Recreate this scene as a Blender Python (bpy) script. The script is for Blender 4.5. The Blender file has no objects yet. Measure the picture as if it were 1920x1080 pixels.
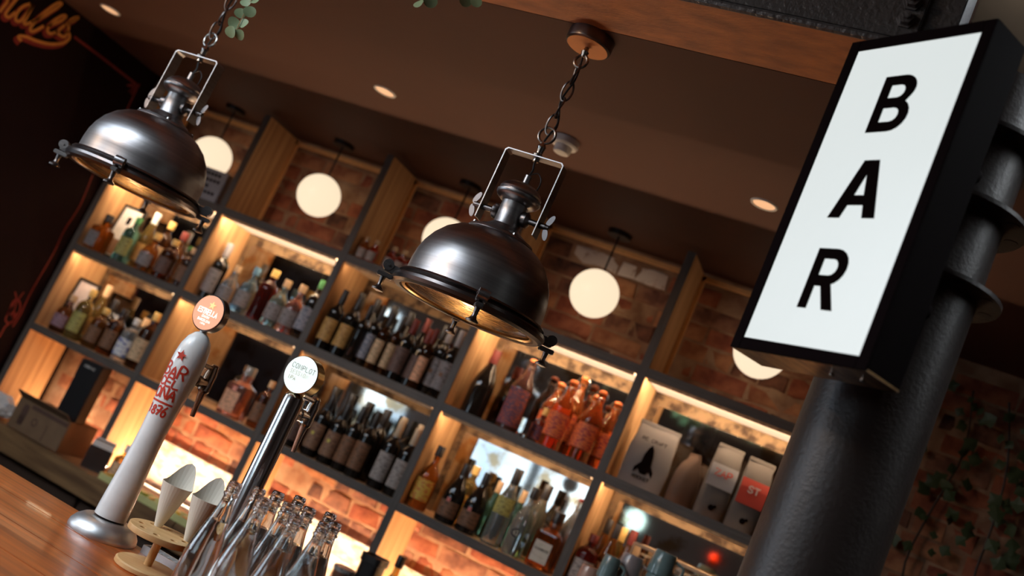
import bpy, bmesh, math, random
from mathutils import Vector, Matrix
random.seed(7)
SC = bpy.context.scene
COL = SC.collection
PI = math.pi

# ------------------------------------------------------------------ camera
CP = Vector((2.98954, -3.48729, 1.63867))
CF = Vector((-0.391624, 0.905283, 0.164599))
CR = Vector((0.863863, 0.300153, 0.404535))
CU = Vector((-0.316814, -0.300616, 0.899588))
FPX = 1814.97
cam = bpy.data.cameras.new('camera')
camo = bpy.data.objects.new('camera', cam)
COL.objects.link(camo)
camo.matrix_world = Matrix(((CR.x, CU.x, -CF.x, CP.x), (CR.y, CU.y, -CF.y, CP.y), (CR.z, CU.z, -CF.z, CP.z), (0, 0, 0, 1)))
cam.sensor_width = 36
cam.lens = FPX / 1920 * 36
cam.dof.use_dof = True
cam.dof.focus_distance = 2.15
cam.dof.aperture_fstop = 2.2
cam.clip_start = 0.02
SC.camera = camo

# ------------------------------------------------------------------ world, light, exposure
w = bpy.data.worlds.new('overcast_sky'); SC.world = w; w.use_nodes = True
nt = w.node_tree; bg = nt.nodes['Background']
sky_n = nt.nodes.new('ShaderNodeTexNoise'); sky_n.inputs['Scale'].default_value = 2.5
sky_c = nt.nodes.new('ShaderNodeValToRGB')
sky_c.color_ramp.elements[0].color = (0.76, 0.88, 1.0, 1); sky_c.color_ramp.elements[1].color = (1.0, 1.0, 0.97, 1)
nt.links.new(sky_n.outputs['Fac'], sky_c.inputs['Fac']); nt.links.new(sky_c.outputs['Color'], bg.inputs['Color'])
bg.inputs['Strength'].default_value = 11.0
SC.view_settings.view_transform = 'Standard'; SC.view_settings.look = 'None'
SC.view_settings.gamma = 1; SC.view_settings.use_curve_mapping = False
SC.view_settings.exposure = 0.0
LED = 16.0
LEDW = 4.2        # watts per lit bay
GLOBE = 1.0
def area(name, loc, size, rot, power, color, portal=False):
    l = bpy.data.lights.new(name, 'AREA'); l.shape = 'RECTANGLE'; l.size, l.size_y = size
    l.energy = power; l.color = color
    if portal: l.cycles.is_portal = True
    o = bpy.data.objects.new(name, l); COL.objects.link(o); o.location = loc; o.rotation_euler = rot
    return o
# daylight openings in the rear wall: (x0, x1, z0, z1)
RY = -6.5
WINS = [(-2.85, -2.15, 0.95, 1.98), (-3.25, -2.75, 2.52, 2.80), (-2.45, -2.0, 2.35, 2.58), (-1.75, 0.45, 1.2, 2.42)]
LWINS = [(-6.0, -4.3, 0.8, 2.7), (-4.1, -2.4, 0.8, 2.7)]     # left side wall: (y0, y1, z0, z1)
for i, (x0, x1, z0, z1) in enumerate(WINS):
    if (x1-x0)*(z1-z0) > 0.5:
        area('window_portal', ((x0+x1)/2, RY-0.08, (z0+z1)/2), (x1-x0, z1-z0), (-PI/2, 0, 0), 1, (1, 1, 1), True)
for (y0, y1, z0, z1) in LWINS:
    area('window_portal', (-6.14, (y0+y1)/2, (z0+z1)/2), (z1-z0, y1-y0), (0, -PI/2, 0), 1, (1, 1, 1), True)
area('skylight_portal', (-.65, -3.7, 3.14), (3.9, 2.4), (0, 0, 0), 1, (1, 1, 1), True)
# added warm fill lights behind the camera, out of the mirrors' view
for lx, ly in ((0.2, -3.6), (-2.5, -4.0)):
    l = bpy.data.lights.new('warm_fill', 'POINT'); l.energy = 36; l.color = (1, .62, .34); l.shadow_soft_size = .12
    o = bpy.data.objects.new('warm_fill', l); COL.objects.link(o); o.location = (lx, ly, 2.86)
cy = SC.cycles
cy.max_bounces = 28; cy.transmission_bounces = 28; cy.glossy_bounces = 8; cy.diffuse_bounces = 4; cy.transparent_max_bounces = 12
cy.caustics_reflective = False; cy.caustics_refractive = False; cy.blur_glossy = 0.5
cy.sample_clamp_indirect = 4.0
cy.use_denoising = True

# ------------------------------------------------------------------ pixel -> world (photo frame 1920x1080)
def ray(u, v): return CF + CR*((u-960)/FPX) - CU*((v-540)/FPX)
def atY(u, v, Y): d = ray(u, v); return CP + d*((Y-CP.y)/d.y)
def atZ(u, v, Z): d = ray(u, v); return CP + d*((Z-CP.z)/d.z)
def atX(u, v, X): d = ray(u, v); return CP + d*((X-CP.x)/d.x)

# ------------------------------------------------------------------ materials
MATS = {}
def mat(name, color, rough=0.5, metal=0.0, trans=0.0, ior=1.45, var=0.12, scale=18.0, stretch=None, bump=0.0, color2=None,
        emit=None, es=1.0, coat=0.0, spec=0.5, bscale=None, aniso=0.0, lo=0.35, hi=0.65):
    if name in MATS: return MATS[name]
    m = bpy.data.materials.new(name); m.use_nodes = True; MATS[name] = m
    t = m.node_tree; b = t.nodes['Principled BSDF']
    c = (*color, 1)
    if color2 is None: color2 = tuple(max(0, x*(1-var)) for x in color)
    tc = t.nodes.new('ShaderNodeTexCoord'); mp = t.nodes.new('ShaderNodeMapping')
    t.links.new(tc.outputs['Object'], mp.inputs['Vector'])
    if stretch: mp.inputs['Scale'].default_value = stretch
    n = t.nodes.new('ShaderNodeTexNoise'); n.inputs['Scale'].default_value = scale; n.inputs['Detail'].default_value = 4
    t.links.new(mp.outputs['Vector'], n.inputs['Vector'])
    r = t.nodes.new('ShaderNodeValToRGB')
    r.color_ramp.elements[0].position = lo; r.color_ramp.elements[1].position = hi
    r.color_ramp.elements[0].color = (*color2, 1); r.color_ramp.elements[1].color = c
    t.links.new(n.outputs['Fac'], r.inputs['Fac']); t.links.new(r.outputs['Color'], b.inputs['Base Color'])
    b.inputs['Roughness'].default_value = rough; b.inputs['Metallic'].default_value = metal
    b.inputs['Transmission Weight'].default_value = trans; b.inputs['IOR'].default_value = ior
    b.inputs['Coat Weight'].default_value = coat; b.inputs['Specular IOR Level'].default_value = spec
    if aniso: b.inputs['Anisotropic'].default_value = aniso
    if bump:
        n2 = n
        if bscale:
            n2 = t.nodes.new('ShaderNodeTexNoise'); n2.inputs['Scale'].default_value = bscale; n2.inputs['Detail'].default_value = 3
            t.links.new(mp.outputs['Vector'], n2.inputs['Vector'])
        bp = t.nodes.new('ShaderNodeBump'); bp.inputs['Strength'].default_value = bump; bp.inputs['Distance'].default_value = 0.004
        t.links.new(n2.outputs['Fac'], bp.inputs['Height']); t.links.new(bp.outputs['Normal'], b.inputs['Normal'])
    if emit:
        b.inputs['Emission Color'].default_value = (*emit, 1); b.inputs['Emission Strength'].default_value = es
    return m
pine = mat('pine_trim', (.80, .42, .16), .5, stretch=(20, 20, 20), scale=3)
oak = mat('oak_veneer', (0.72, 0.42, 0.20), 0.5, stretch=(30, 30, 1.1), scale=1.6, color2=(0.50, 0.26, 0.11), bump=0.1)
grey_edge = mat('grey_laminate', (0.125, 0.100, 0.083), 0.55, stretch=(4, 4, 60), scale=2, var=0.3)
grey_edge_v = mat('grey_laminate_upright', (0.125, 0.100, 0.083), 0.55, stretch=(60, 60, 4), scale=2, var=0.3)
ceil_m = mat('dark_brown_ceiling_paint', (0.100, 0.040, 0.023), 0.75, scale=2.0, var=0.12, bump=0.05, bscale=60)
wall_dark = mat('black_brown_wall_paint', (0.012, 0.004, 0.004), 0.9, scale=3, spec=.15)
room_wall = mat('rear_room_paint', (0.05, 0.03, 0.022), 0.8, scale=2)
beam_m = mat('textured_black_steel', (0.11, 0.11, 0.115), 0.36, metal=0.2, scale=35, bump=0.9, bscale=90)
beam_under = mat('flange_warm_light_tint', (0.62, 0.22, 0.06), 0.5, metal=0.0, scale=9, color2=(0.36, 0.12, 0.035), bump=0.5, bscale=70, stretch=(1, 2.5, 1))  # orange of warm reflected light put into the black flange's colour
column_m = mat('dark_column_paint', (0.034, 0.026, 0.023), 0.42, scale=10, bump=0.25, bscale=120, var=0.08)
gun = mat('gunmetal_brushed', (0.36, 0.345, 0.345), 0.33, metal=1.0, stretch=(1, 1, 40), scale=3, var=0.25, aniso=0.5)
gun_dark = mat('gunmetal_dark', (0.19, 0.17, 0.165), 0.3, metal=1.0, var=0.2)
nickel = mat('antique_nickel', (0.42, 0.39, 0.36), 0.25, metal=1.0, var=0.15)
brass_in = mat('brass_reflector', (0.80, 0.55, 0.24), 0.28, metal=1.0, var=0.15)
chrome = mat('chrome', (0.84, 0.84, 0.84), 0.16, metal=1.0, var=0.05)
satin = mat('satin_aluminium', (0.68, 0.68, 0.68), 0.42, metal=1.0, var=0.06)
black = mat('black_satin', (0.012, 0.010, 0.010), 0.4)
sign_black = mat('sign_black_metal', (0.006, 0.003, 0.0035), 0.8, spec=.04)
sign_face = mat('sign_lit_acrylic', (0.1, 0.1, 0.1), 0.3, emit=(0.80, 0.86, 0.85), es=0.86)
ink = mat('black_ink', (0.005, 0.002, 0.002), 0.9, spec=.05)
globe_m = mat('opal_globe_lit', (0.75, 0.65, 0.5), 0.2, emit=(1.0, 0.80, 0.56), es=GLOBE)
glow_hi = mat('shelf_underside_glow', (.6, .5, .4), .5, emit=(1.0, .70, .44), es=.95)  # light on the shelf undersides, put in as a glowing material
glow_mid = mat('shelf_underside_glow_soft', (.6, .5, .4), .5, emit=(1.0, .62, .34), es=.65)
glow_dim = mat('shelf_underside_glow_dim', (.5, .35, .25), .5, emit=(1.0, .5, .2), es=.16)
led_m = mat('warm_led_strip', (0.5, 0.4, 0.3), 0.5, emit=(1.0, 0.60, 0.27), es=LED)
led_dim = mat('dim_led_strip', (0.5, 0.4, 0.3), 0.5, emit=(1.0, 0.52, 0.2), es=LED*0.14)
led_hot = mat('counter_led_strip', (0.5, 0.4, 0.3), 0.5, emit=(1.0, 0.64, 0.34), es=LED*1.5)
down_m = mat('downlight_lens', (0.5, 0.3, 0.2), 0.4, emit=(1.0, 0.55, 0.28), es=0.8)
white_pl = mat('white_plastic', (0.75, 0.74, 0.72), 0.35)
tap_white = mat('tap_white_gloss', (0.92, 0.95, 0.93), 0.22, coat=0.4)
red_ink = mat('red_brush_ink', (0.62, 0.045, 0.02), 0.5)
yellow_paint = mat('ochre_sign_paint', (0.75, 0.30, 0.06), 0.6, scale=30)
red_paint = mat('dark_red_sign_paint', (0.26, 0.02, 0.014), 0.6, scale=30)
bar_wood = mat('varnished_bar_wood', (0.56, 0.135, 0.024), 0.30, stretch=(1.2, 22, 22), scale=2.2, color2=(0.26, 0.06, 0.016), coat=0.25, bump=0.05)
ledge_wood = mat('dull_counter_wood', (0.25, 0.14, 0.06), 0.5, stretch=(1.5, 16, 16), scale=2.2, color2=(0.12, 0.062, 0.028))
light_wood = mat('pale_birch_wood', (0.80, 0.52, 0.24), 0.42, stretch=(2, 14, 14), scale=2.4, color2=(0.66, 0.38, 0.15))
dark_cab = mat('dark_cabinet', (0.05, 0.03, 0.02), 0.5)
mortar = mat('old_lime_mortar', (0.44, 0.27, 0.165), 0.95, scale=14, color2=(0.26, 0.13, 0.075), bump=0.6)
bricks_m = [mat('brick_red', (0.42, 0.14, 0.07), 0.9, scale=16, color2=(0.20, 0.05, 0.028), bump=1.0, bscale=30),
            mat('brick_orange', (0.50, 0.23, 0.11), 0.9, scale=16, color2=(0.27, 0.09, 0.045), bump=1.0, bscale=30),
            mat('brick_brown', (0.36, 0.17, 0.10), 0.9, scale=16, color2=(0.13, 0.05, 0.035), bump=1.0, bscale=30),
            mat('brick_burnt', (0.24, 0.10, 0.06), 0.9, scale=16, color2=(0.055, 0.025, 0.02), bump=1.0, bscale=30)]
brick_white = mat('brick_whitewashed', (0.72, 0.60, 0.52), 0.9, scale=30, color2=(0.42, 0.24, 0.17), bump=0.8, bscale=45, lo=0.3, hi=0.45)
paper = mat('white_paper', (0.72, 0.68, 0.62), 0.7)
cream = mat('cream_cone_paper', (0.80, 0.74, 0.62), 0.65, scale=10, var=0.05)
kraft = mat('kraft_card', (0.20, 0.115, 0.06), 0.8, scale=20)
# mirror: silvered glass with antique mottling
mirror_m = mat('antique_mirror', (0.66, 0.66, 0.64), 0.04, metal=1.0, scale=11, color2=(0.40, 0.28, 0.16), lo=0.36, hi=0.50)
foxed_mask_m = mat('foxed_reflection_mask', (0.20, 0.125, 0.065), 0.65, metal=.6, scale=22, color2=(0.04, 0.02, 0.010), lo=.38, hi=.58)  # foxed band, widened to mask the light strip's reflection
glass = mat('clear_glass', (0.97, 0.99, 0.98), 0.0, trans=1.0, ior=1.48, var=0.0)
water = mat('water', (0.97, 0.99, 1.0), 0.0, trans=1.0, ior=1.33, var=0.0)
lens_glass = mat('lamp_cover_glass', (0.98, 0.95, 0.88), 0.08, trans=1.0, ior=1.3, var=0.0, bump=0.2, bscale=40)
leaf_m = mat('eucalyptus_leaf', (0.27, 0.36, 0.20), 0.5, scale=30, color2=(0.18, 0.26, 0.13))
ivy_m = mat('dark_ivy_leaf', (0.09, 0.12, 0.05), 0.5, scale=30, color2=(0.03, 0.05, 0.02))
tree_m = mat('tree_foliage', (0.05, 0.12, 0.05), 0.7, scale=6, color2=(0.015, 0.04, 0.02))

# ------------------------------------------------------------------ mesh helpers
def B(): return bmesh.new()
def box(bm, x0, x1, y0, y1, z0, z1, bevel=0.0):
    g = bmesh.ops.create_cube(bm, size=1)['verts']
    for v in g:
        v.co = Vector((x0+(v.co.x+.5)*(x1-x0), y0+(v.co.y+.5)*(y1-y0), z0+(v.co.z+.5)*(z1-z0)))
    if bevel:
        es = list({e for v in g for e in v.link_edges})
        bmesh.ops.bevel(bm, geom=es, offset=bevel, segments=2, affect='EDGES')
    return bm
def lathe(bm, prof, seg=24, sq=0, M=None, a0=0.0, a1=2*PI):
    full = abs(a1-a0-2*PI) < 1e-6
    rings = []; n = seg if full else seg+1
    for r, z in prof:
        ring = []
        if r < 1e-6 and full:
            v = bm.verts.new((0, 0, z)); ring = [v]*n
            if M is not None: v.co = M @ v.co
        else:
            for i in range(n):
                a = a0+(a1-a0)*i/seg; c, s = math.cos(a), math.sin(a)
                k = 1.0
                if sq: k = (abs(c)**sq+abs(s)**sq)**(-1.0/sq)
                co = Vector((r*k*c, r*k*s, z))
                ring.append(bm.verts.new(M @ co if M is not None else co))
        rings.append(ring)
    for j in range(len(rings)-1):
        A, C = rings[j], rings[j+1]
        for i in range(seg):
            k = (i+1) % n
            vs = []
            for v in (A[i], A[k], C[k], C[i]):
                if v not in vs: vs.append(v)
            if len(vs) >= 3:
                try: bm.faces.new(vs)
                except ValueError: pass
    return bm
def tube(bm, pts, r, seg=8, closed=False, caps=True):
    pts = [Vector(p) for p in pts]; n = len(pts)
    rings = []; up = None
    for i, p in enumerate(pts):
        if closed: d = pts[(i+1) % n]-pts[(i-1) % n]
        else: d = pts[min(i+1, n-1)]-pts[max(i-1, 0)]
        d.normalize()
        if up is None:
            up = Vector((0, 0, 1)) if abs(d.z) < 0.9 else Vector((1, 0, 0))
        s = d.cross(up); s.normalize(); up = s.cross(d); up.normalize()
        rr = r[i] if isinstance(r, (list, tuple)) else r
        rings.append([bm.verts.new(p+(s*math.cos(2*PI*k/seg)+up*math.sin(2*PI*k/seg))*rr) for k in range(seg)])
    for j in range(n if closed else n-1):
        A, C = rings[j], rings[(j+1) % n]
        for i in range(seg):
            bm.faces.new((A[i], A[(i+1) % seg], C[(i+1) % seg], C[i]))
    if caps and not closed:
        bm.faces.new(rings[0][::-1]); bm.faces.new(rings[-1])
    return bm
def ribbon(bm, pts, width, normal, thick=0.0008, lift=0.0):
    """flat painted stroke with rounded joins, laid on a surface with the given normal(s)"""
    P_ = [Vector(p) for p in pts]; n = len(P_)
    N_ = [Vector(x).normalized() for x in normal] if isinstance(normal, list) else [Vector(normal).normalized()]*n
    L, R_ = [], []
    for i in range(n):
        d = P_[min(i+1, n-1)]-P_[max(i-1, 0)]
        d.normalize(); s = N_[i].cross(d).normalized()
        wd = width[i] if isinstance(width, (list, tuple)) else width
        o = N_[i]*(thick+lift)
        e = d*(wd*0.35)*(-1 if i == 0 else (1 if i == n-1 else 0))
        L.append(bm.verts.new(P_[i]+s*wd/2+o+e)); R_.append(bm.verts.new(P_[i]-s*wd/2+o+e))
    for i in range(n-1):
        bm.faces.new((R_[i], R_[i+1], L[i+1], L[i]))
    return bm
def curve_pts(pts, k=5):
    """Catmull-Rom smoothing"""
    P_ = [Vector(p) for p in pts]; out = []
    for i in range(len(P_)-1):
        a = P_[max(i-1, 0)]; b = P_[i]; c = P_[i+1]; d = P_[min(i+2, len(P_)-1)]
        for j in range(k):
            t = j/k
            out.append(0.5*((2*b)+(c-a)*t+(2*a-5*b+4*c-d)*t*t+(3*b-a-3*c+d)*t**3))
    out.append(P_[-1]); return out
def ob(name, bm, m, parent=None, loc=None, rot=None, sharp=35):
    bmesh.ops.recalc_face_normals(bm, faces=bm.faces)
    me = bpy.data.meshes.new(name); bm.to_mesh(me); bm.free()
    me.materials.append(m)
    if sharp:
        me.shade_smooth(); me.set_sharp_from_angle(angle=math.radians(sharp))
    return obm(name, me, parent, loc, rot)
def obm(name, me, parent=None, loc=None, rot=None):
    o = bpy.data.objects.new(name, me); COL.objects.link(o)
    if parent is not None: o.parent = parent
    if loc is not None: o.location = loc
    if rot is not None: o.rotation_euler = rot
    return o
def empty(name, loc=(0, 0, 0), rz=0.0, rot=None):
    o = bpy.data.objects.new(name, None); COL.objects.link(o); o.location = loc
    o.rotation_euler = rot if rot else (0, 0, rz); o.empty_display_size = 0.05
    return o
def tag(o, label=None, cat=None, group=None, kind=None):
    if label: o['label'] = label
    if cat: o['category'] = cat
    if group: o['group'] = group
    if kind: o['kind'] = kind
    return o
def S(name, bm, m, parent=None, label=None):
    o = ob(name, bm, m, parent)
    if parent is None: tag(o, label, kind='structure')
    return o
def bevbox(x0, x1, y0, y1, z0, z1, b=0.0015): return box(B(), x0, x1, y0, y1, z0, z1, b)

# stroke lettering ---------------------------------------------------
GL = {
 'A': [[(0, 0), (.5, 1), (1, 0)], [(.2, .36), (.8, .36)]],
 'B': [[(0, 0), (0, 1)], [(0, 1), (.6, 1), (.9, .88), (.9, .68), (.6, .54), (0, .54)], [(.6, .54), (1, .42), (1, .14), (.65, 0), (0, 0)]],
 'C': [[(1, .85), (.75, 1), (.3, 1), (0, .75), (0, .25), (.3, 0), (.75, 0), (1, .15)]],
 'D': [[(0, 0), (0, 1), (.6, 1), (1, .7), (1, .3), (.6, 0), (0, 0)]],
 'E': [[(1, 1), (0, 1), (0, 0), (1, 0)], [(0, .52), (.8, .52)]],
 'F': [[(1, 1), (0, 1), (0, 0)], [(0, .52), (.8, .52)]],
 'G': [[(1, .85), (.7, 1), (.3, 1), (0, .75), (0, .25), (.3, 0), (.75, 0), (1, .2), (1, .45), (.6, .45)]],
 'H': [[(0, 0), (0, 1)], [(1, 0), (1, 1)], [(0, .5), (1, .5)]],
 'I': [[(.5, 0), (.5, 1)]],
 'K': [[(0, 0), (0, 1)], [(1, 1), (0, .45), (1, 0)]],
 'L': [[(0, 1), (0, 0), (1, 0)]],
 'M': [[(0, 0), (0, 1), (.5, .35), (1, 1), (1, 0)]],
 'N': [[(0, 0), (0, 1), (1, 0), (1, 1)]],
 'O': [[(.3, 0), (0, .25), (0, .75), (.3, 1), (.7, 1), (1, .75), (1, .25), (.7, 0), (.3, 0)]],
 'P': [[(0, 0), (0, 1), (.65, 1), (1, .85), (1, .62), (.65, .46), (0, .46)]],
 'R': [[(0, 0), (0, 1), (.65, 1), (1, .85), (1, .65), (.65, .5), (0, .5)], [(.5, .5), (1, 0)]],
 'S': [[(1, .85), (.7, 1), (.3, 1), (0, .8), (.2, .55), (.8, .45), (1, .2), (.7, 0), (.3, 0), (0, .15)]],
 'T': [[(0, 1), (1, 1)], [(.5, 1), (.5, 0)]],
 'U': [[(0, 1), (0, .25), (.3, 0), (.7, 0), (1, .25), (1, 1)]],
 'W': [[(0, 1), (.25, 0), (.5, .7), (.75, 0), (1, 1)]],
 'Z': [[(0, 1), (1, 1), (0, 0), (1, 0)]],
 '1': [[(.2, .8), (.5, 1), (.5, 0)]],
 '3': [[(0, 1), (1, 1), (.5, .6), (1, .35), (.8, 0), (0, .05)]],
 '4': [[(.7, 0), (.7, 1), (0, .35), (1, .35)]],
 '6': [[(.8, 1), (.2, .6), (0, .3), (.2, 0), (.8, 0), (1, .3), (.7, .5), (.15, .42)]],
 '7': [[(0, 1), (1, 1), (.35, 0)], [(.15, .5), (.85, .5)]],
 '8': [[(.5, .52), (.1, .75), (.4, 1), (.8, .95), (.85, .7), (.5, .52), (0, .25), (.3, 0), (.8, 0), (1, .25), (.5, .52)]],
}
def lettering(bm, text, org, ex, ez, nrm, h, cw, gap, th):
    org = Vector(org); ex = Vector(ex); ez = Vector(ez); x = 0
    tot = len(text)*cw+(len(text)-1)*gap
    for ch in text:
        for st in GL.get(ch, []):
            pts = [org+ex*(x-tot/2+p[0]*cw)+ez*(p[1]*h) for p in st]
            ribbon(bm, pts, th, nrm)
        x += cw+gap
    return bm
def star_bm(bm, org, ex, ez, nrm, R):
    org = Vector(org); vs = []
    for i in range(10):
        a = PI/2+i*PI/5; r = R if i % 2 == 0 else R*0.42
        vs.append(bm.verts.new(org+Vector(ex)*r*math.cos(a)+Vector(ez)*r*math.sin(a)+Vector(nrm)*0.001))
    bm.faces.new(vs); return bm

def pane_mat(name, c):
    m = bpy.data.materials.new(name); m.use_nodes = True; t = m.node_tree; t.nodes.clear()
    o_ = t.nodes.new('ShaderNodeOutputMaterial'); a = t.nodes.new('ShaderNodeBsdfTransparent'); g_ = t.nodes.new('ShaderNodeBsdfGlossy'); mx = t.nodes.new('ShaderNodeMixShader')
    nz = t.nodes.new('ShaderNodeTexNoise'); nz.inputs['Scale'].default_value = 1.4; nz.inputs['Detail'].default_value = 5; rp = t.nodes.new('ShaderNodeValToRGB')
    rp.color_ramp.elements[0].position = .38; rp.color_ramp.elements[1].position = .62
    rp.color_ramp.elements[0].color = (c[0]*.62, c[1]*.68, c[2]*.76, 1); rp.color_ramp.elements[1].color = (*c, 1)
    tc = t.nodes.new('ShaderNodeTexCoord'); t.links.new(tc.outputs['Object'], nz.inputs['Vector'])
    t.links.new(nz.outputs['Fac'], rp.inputs['Fac']); t.links.new(rp.outputs['Color'], a.inputs['Color'])
    g_.inputs['Roughness'].default_value = .02; mx.inputs[0].default_value = .06
    t.links.new(a.outputs[0], mx.inputs[1]); t.links.new(g_.outputs[0], mx.inputs[2]); t.links.new(mx.outputs[0], o_.inputs[0]); return m
pane_rear = pane_mat('dimmed_window_pane', (.55, .57, .57)); pane_clear = pane_mat('window_pane', (.93, .95, .96))  # rear pane tint added to dim the sky seen in the mirrors
# ================================================================== ROOM
CZ = 2.662                      # ceiling over the bar
YB = 0.33                       # brick face plane
S('floor', box(B(), -6.2, 6.2, RY-0.2, 0.6, -0.1, 0), mat('dark_floor_boards', (0.10, 0.05, 0.03), 0.4, stretch=(1, 12, 1), scale=3))
S('ceiling', box(B(), -6.2, 6.2, -1.512, 0.6, CZ, CZ+0.3), ceil_m)
hi_ceil = mat('rear_ceiling_paint', (0.16, 0.115, 0.08), 0.85, scale=2)
SKX = (-2.6, 1.3); SKY_ = (-4.9, -2.5)
bm = B(); box(bm, -6.2, SKX[0], RY-0.2, -1.70, 3.0, 3.15); box(bm, SKX[1], 6.2, RY-0.2, -1.70, 3.0, 3.15)
box(bm, SKX[0], SKX[1], RY-0.2, SKY_[0], 3.0, 3.15); box(bm, SKX[0], SKX[1], SKY_[1], -1.70, 3.0, 3.15)
S('ceiling', bm, hi_ceil)
bm = B()
for k in range(5): xk = SKX[0]+k*(SKX[1]-SKX[0])/4; box(bm, xk-.02, xk+.02, SKY_[0], SKY_[1], 3.06, 3.12)
t = S('window_7', bm, dark_cab)
ob('pane', box(B(), SKX[0], SKX[1], SKY_[0], SKY_[1], 3.088, 3.092), pane_clear, t)
S('wall_left', box(B(), -0.86, -0.72, -1.95, 0.6, 0, CZ), wall_dark)
bm = B(); ys = sorted({RY-.2, .6, *[a for q in LWINS for a in q[:2]]})
for i in range(len(ys)-1):
    cy_ = (ys[i]+ys[i+1])/2; q = [q for q in LWINS if q[0] < cy_ < q[1]]
    if q: box(bm, -6.2, -6.05, ys[i], ys[i+1], 0, q[0][2]); box(bm, -6.2, -6.05, ys[i], ys[i+1], q[0][3], 3.0)
    else: box(bm, -6.2, -6.05, ys[i], ys[i+1], 0, 3.0)
S('wall_left', bm, room_wall)
for (y0, y1, z0, z1) in LWINS:
    S('window_%d' % (5+LWINS.index((y0, y1, z0, z1))), box(box(box(box(B(), -6.16, -6.09, y0, y0+.04, z0, z1), -6.16, -6.09, y1-.04, y1, z0, z1), -6.16, -6.09, y0+.04, y1-.04, z0, z0+.04), -6.16, -6.09, y0+.04, y1-.04, z1-.04, z1), dark_cab)
    ob('pane', box(B(), -6.127, -6.123, y0+.04, y1-.04, z0+.04, z1-.04), pane_clear, bpy.data.objects['window_%d' % (5+LWINS.index((y0, y1, z0, z1)))])
S('wall_right', box(B(), 6.05, 6.2, RY-0.2, 0.6, 0, 3.0), room_wall)
S('wall_left', box(B(), -6.05, -0.86, 0.45, 0.6, 0, CZ), room_wall)
# rear wall with window openings
xs = sorted({-6.05, 6.05, *[a for q in WINS for a in q[:2]]}); zs = sorted({0.0, 3.0, *[a for q in WINS for a in q[2:]]})
bm = B()
for i in range(len(xs)-1):
    for j in range(len(zs)-1):
        cx, cz = (xs[i]+xs[i+1])/2, (zs[j]+zs[j+1])/2
        if any(q[0] < cx < q[1] and q[2] < cz < q[3] for q in WINS): continue
        box(bm, xs[i], xs[i+1], RY-0.15, RY, zs[j], zs[j+1])
bmesh.ops.remove_doubles(bm, verts=bm.verts, dist=1e-5)
S('wall_rear', bm, room_wall)

for i, (x0, x1, z0, z1) in enumerate(WINS):
    t = S('window_%d' % (i+1), box(box(box(box(B(), x0, x0+.03, RY-.13, RY-.05, z0, z1), x1-.03, x1, RY-.13, RY-.05, z0, z1), x0+.03, x1-.03, RY-.13, RY-.05, z0, z0+.03), x0+.03, x1-.03, RY-.13, RY-.05, z1-.03, z1), dark_cab)
    ob('pane', box(B(), x0+.03, x1-.03, RY-.092, RY-.088, z0+.03, z1-.03), pane_rear, t)
# hedge and tree outside the rear windows
def foliage(n, cx, cy_, cz, rx, ry, rz, size, m):
    bm = B()
    for _ in range(n):
        a = random.random()*2*PI; b = math.acos(random.uniform(-1, 1)); q = random.random()**0.4
        c = Vector((cx+rx*q*math.sin(b)*math.cos(a), cy_+ry*q*math.sin(b)*math.sin(a), cz+rz*q*math.cos(b)))
        n1 = Vector((random.gauss(0, 1), random.gauss(0, 1), random.gauss(0, 1))).normalized()
        t1 = n1.orthogonal().normalized(); t2 = n1.cross(t1); s = size*random.uniform(.6, 1.3)
        bm.faces.new([bm.verts.new(c+t1*s*x+t2*s*y) for x, y in ((-1, 0), (0, -.6), (1, 0), (0, .6))])
    return bm
for i, (cx, cz, rx, rz, lab) in enumerate([(-0.9, 3.15, 1.6, 0.62, 'dark green tree crown outside beyond the wide rear window'),
                                       (-3.2, 0.9, 0.6, 0.7, 'dark bush outside beyond the narrow rear window'),
                                       (4.2, 3.0, 1.6, 0.9, 'leafy tree crown outside beyond the right rear window')]):
    t = empty('outdoor_tree' if i != 1 else 'outdoor_bush', (cx, RY-1.5, 0)); tag(t, lab, 'tree' if i != 1 else 'bush')
    o = ob('foliage', foliage(700, 0, 0, cz, rx, .5, rz, .09, tree_m), tree_m, t, sharp=0); tag(o, kind='stuff')
    ob('trunk', tube(B(), [(0, 0, 0), (.04, 0, cz*.5), (0, 0, cz)], [.09, .07, .05]), dark_cab, t)
S('ground_outside', box(B(), -9, 9, RY-6, RY-0.2, -0.12, -0.02), mat('paving_outside', (0.3, 0.3, 0.28), 0.8))

# ---- brick wall : every visible brick is its own object
bw = ob('wall_back', box(B(), -0.86, 6.05, YB-0.0128, 0.6, 0, CZ), mortar); tag(bw, kind='structure')
def brick_mesh(k, L, rnd):
    bm = B(); H, D = 0.066, 0.03
    g = bmesh.ops.create_cube(bm, size=1)['verts']
    for v in g: v.co = Vector((v.co.x*L, v.co.y*D, v.co.z*H))
    es = [e for e in bm.edges if all(v.co.y < 0 for v in e.verts)]
    bmesh.ops.subdivide_edges(bm, edges=[e for e in bm.edges if abs(e.verts[0].co.x-e.verts[1].co.x) > L*.9], cuts=2)
    bmesh.ops.bevel(bm, geom=[e for e in bm.edges if all(v.co.y < 0 for v in e.verts) and len(e.link_faces) == 2 and any(f.normal.y > -.5 for f in e.link_faces)], offset=0.005, segments=1, affect='EDGES')
    for v in bm.verts:
        if v.co.y < 0: v.co += Vector((rnd.uniform(-.007, .007), rnd.uniform(-.006, .005), rnd.uniform(-.006, .006)))
    bmesh.ops.recalc_face_normals(bm, faces=bm.faces)
    me = bpy.data.meshes.new('brick'); bm.to_mesh(me); bm.free(); me.materials.append(None); me.shade_smooth(); me.set_sharp_from_angle(angle=.7)
    return me
rb = random.Random(3)
BM = [brick_mesh(k, 0.213, rb) for k in range(5)]; BH = [brick_mesh(k, 0.102, rb) for k in range(3)]
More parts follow.
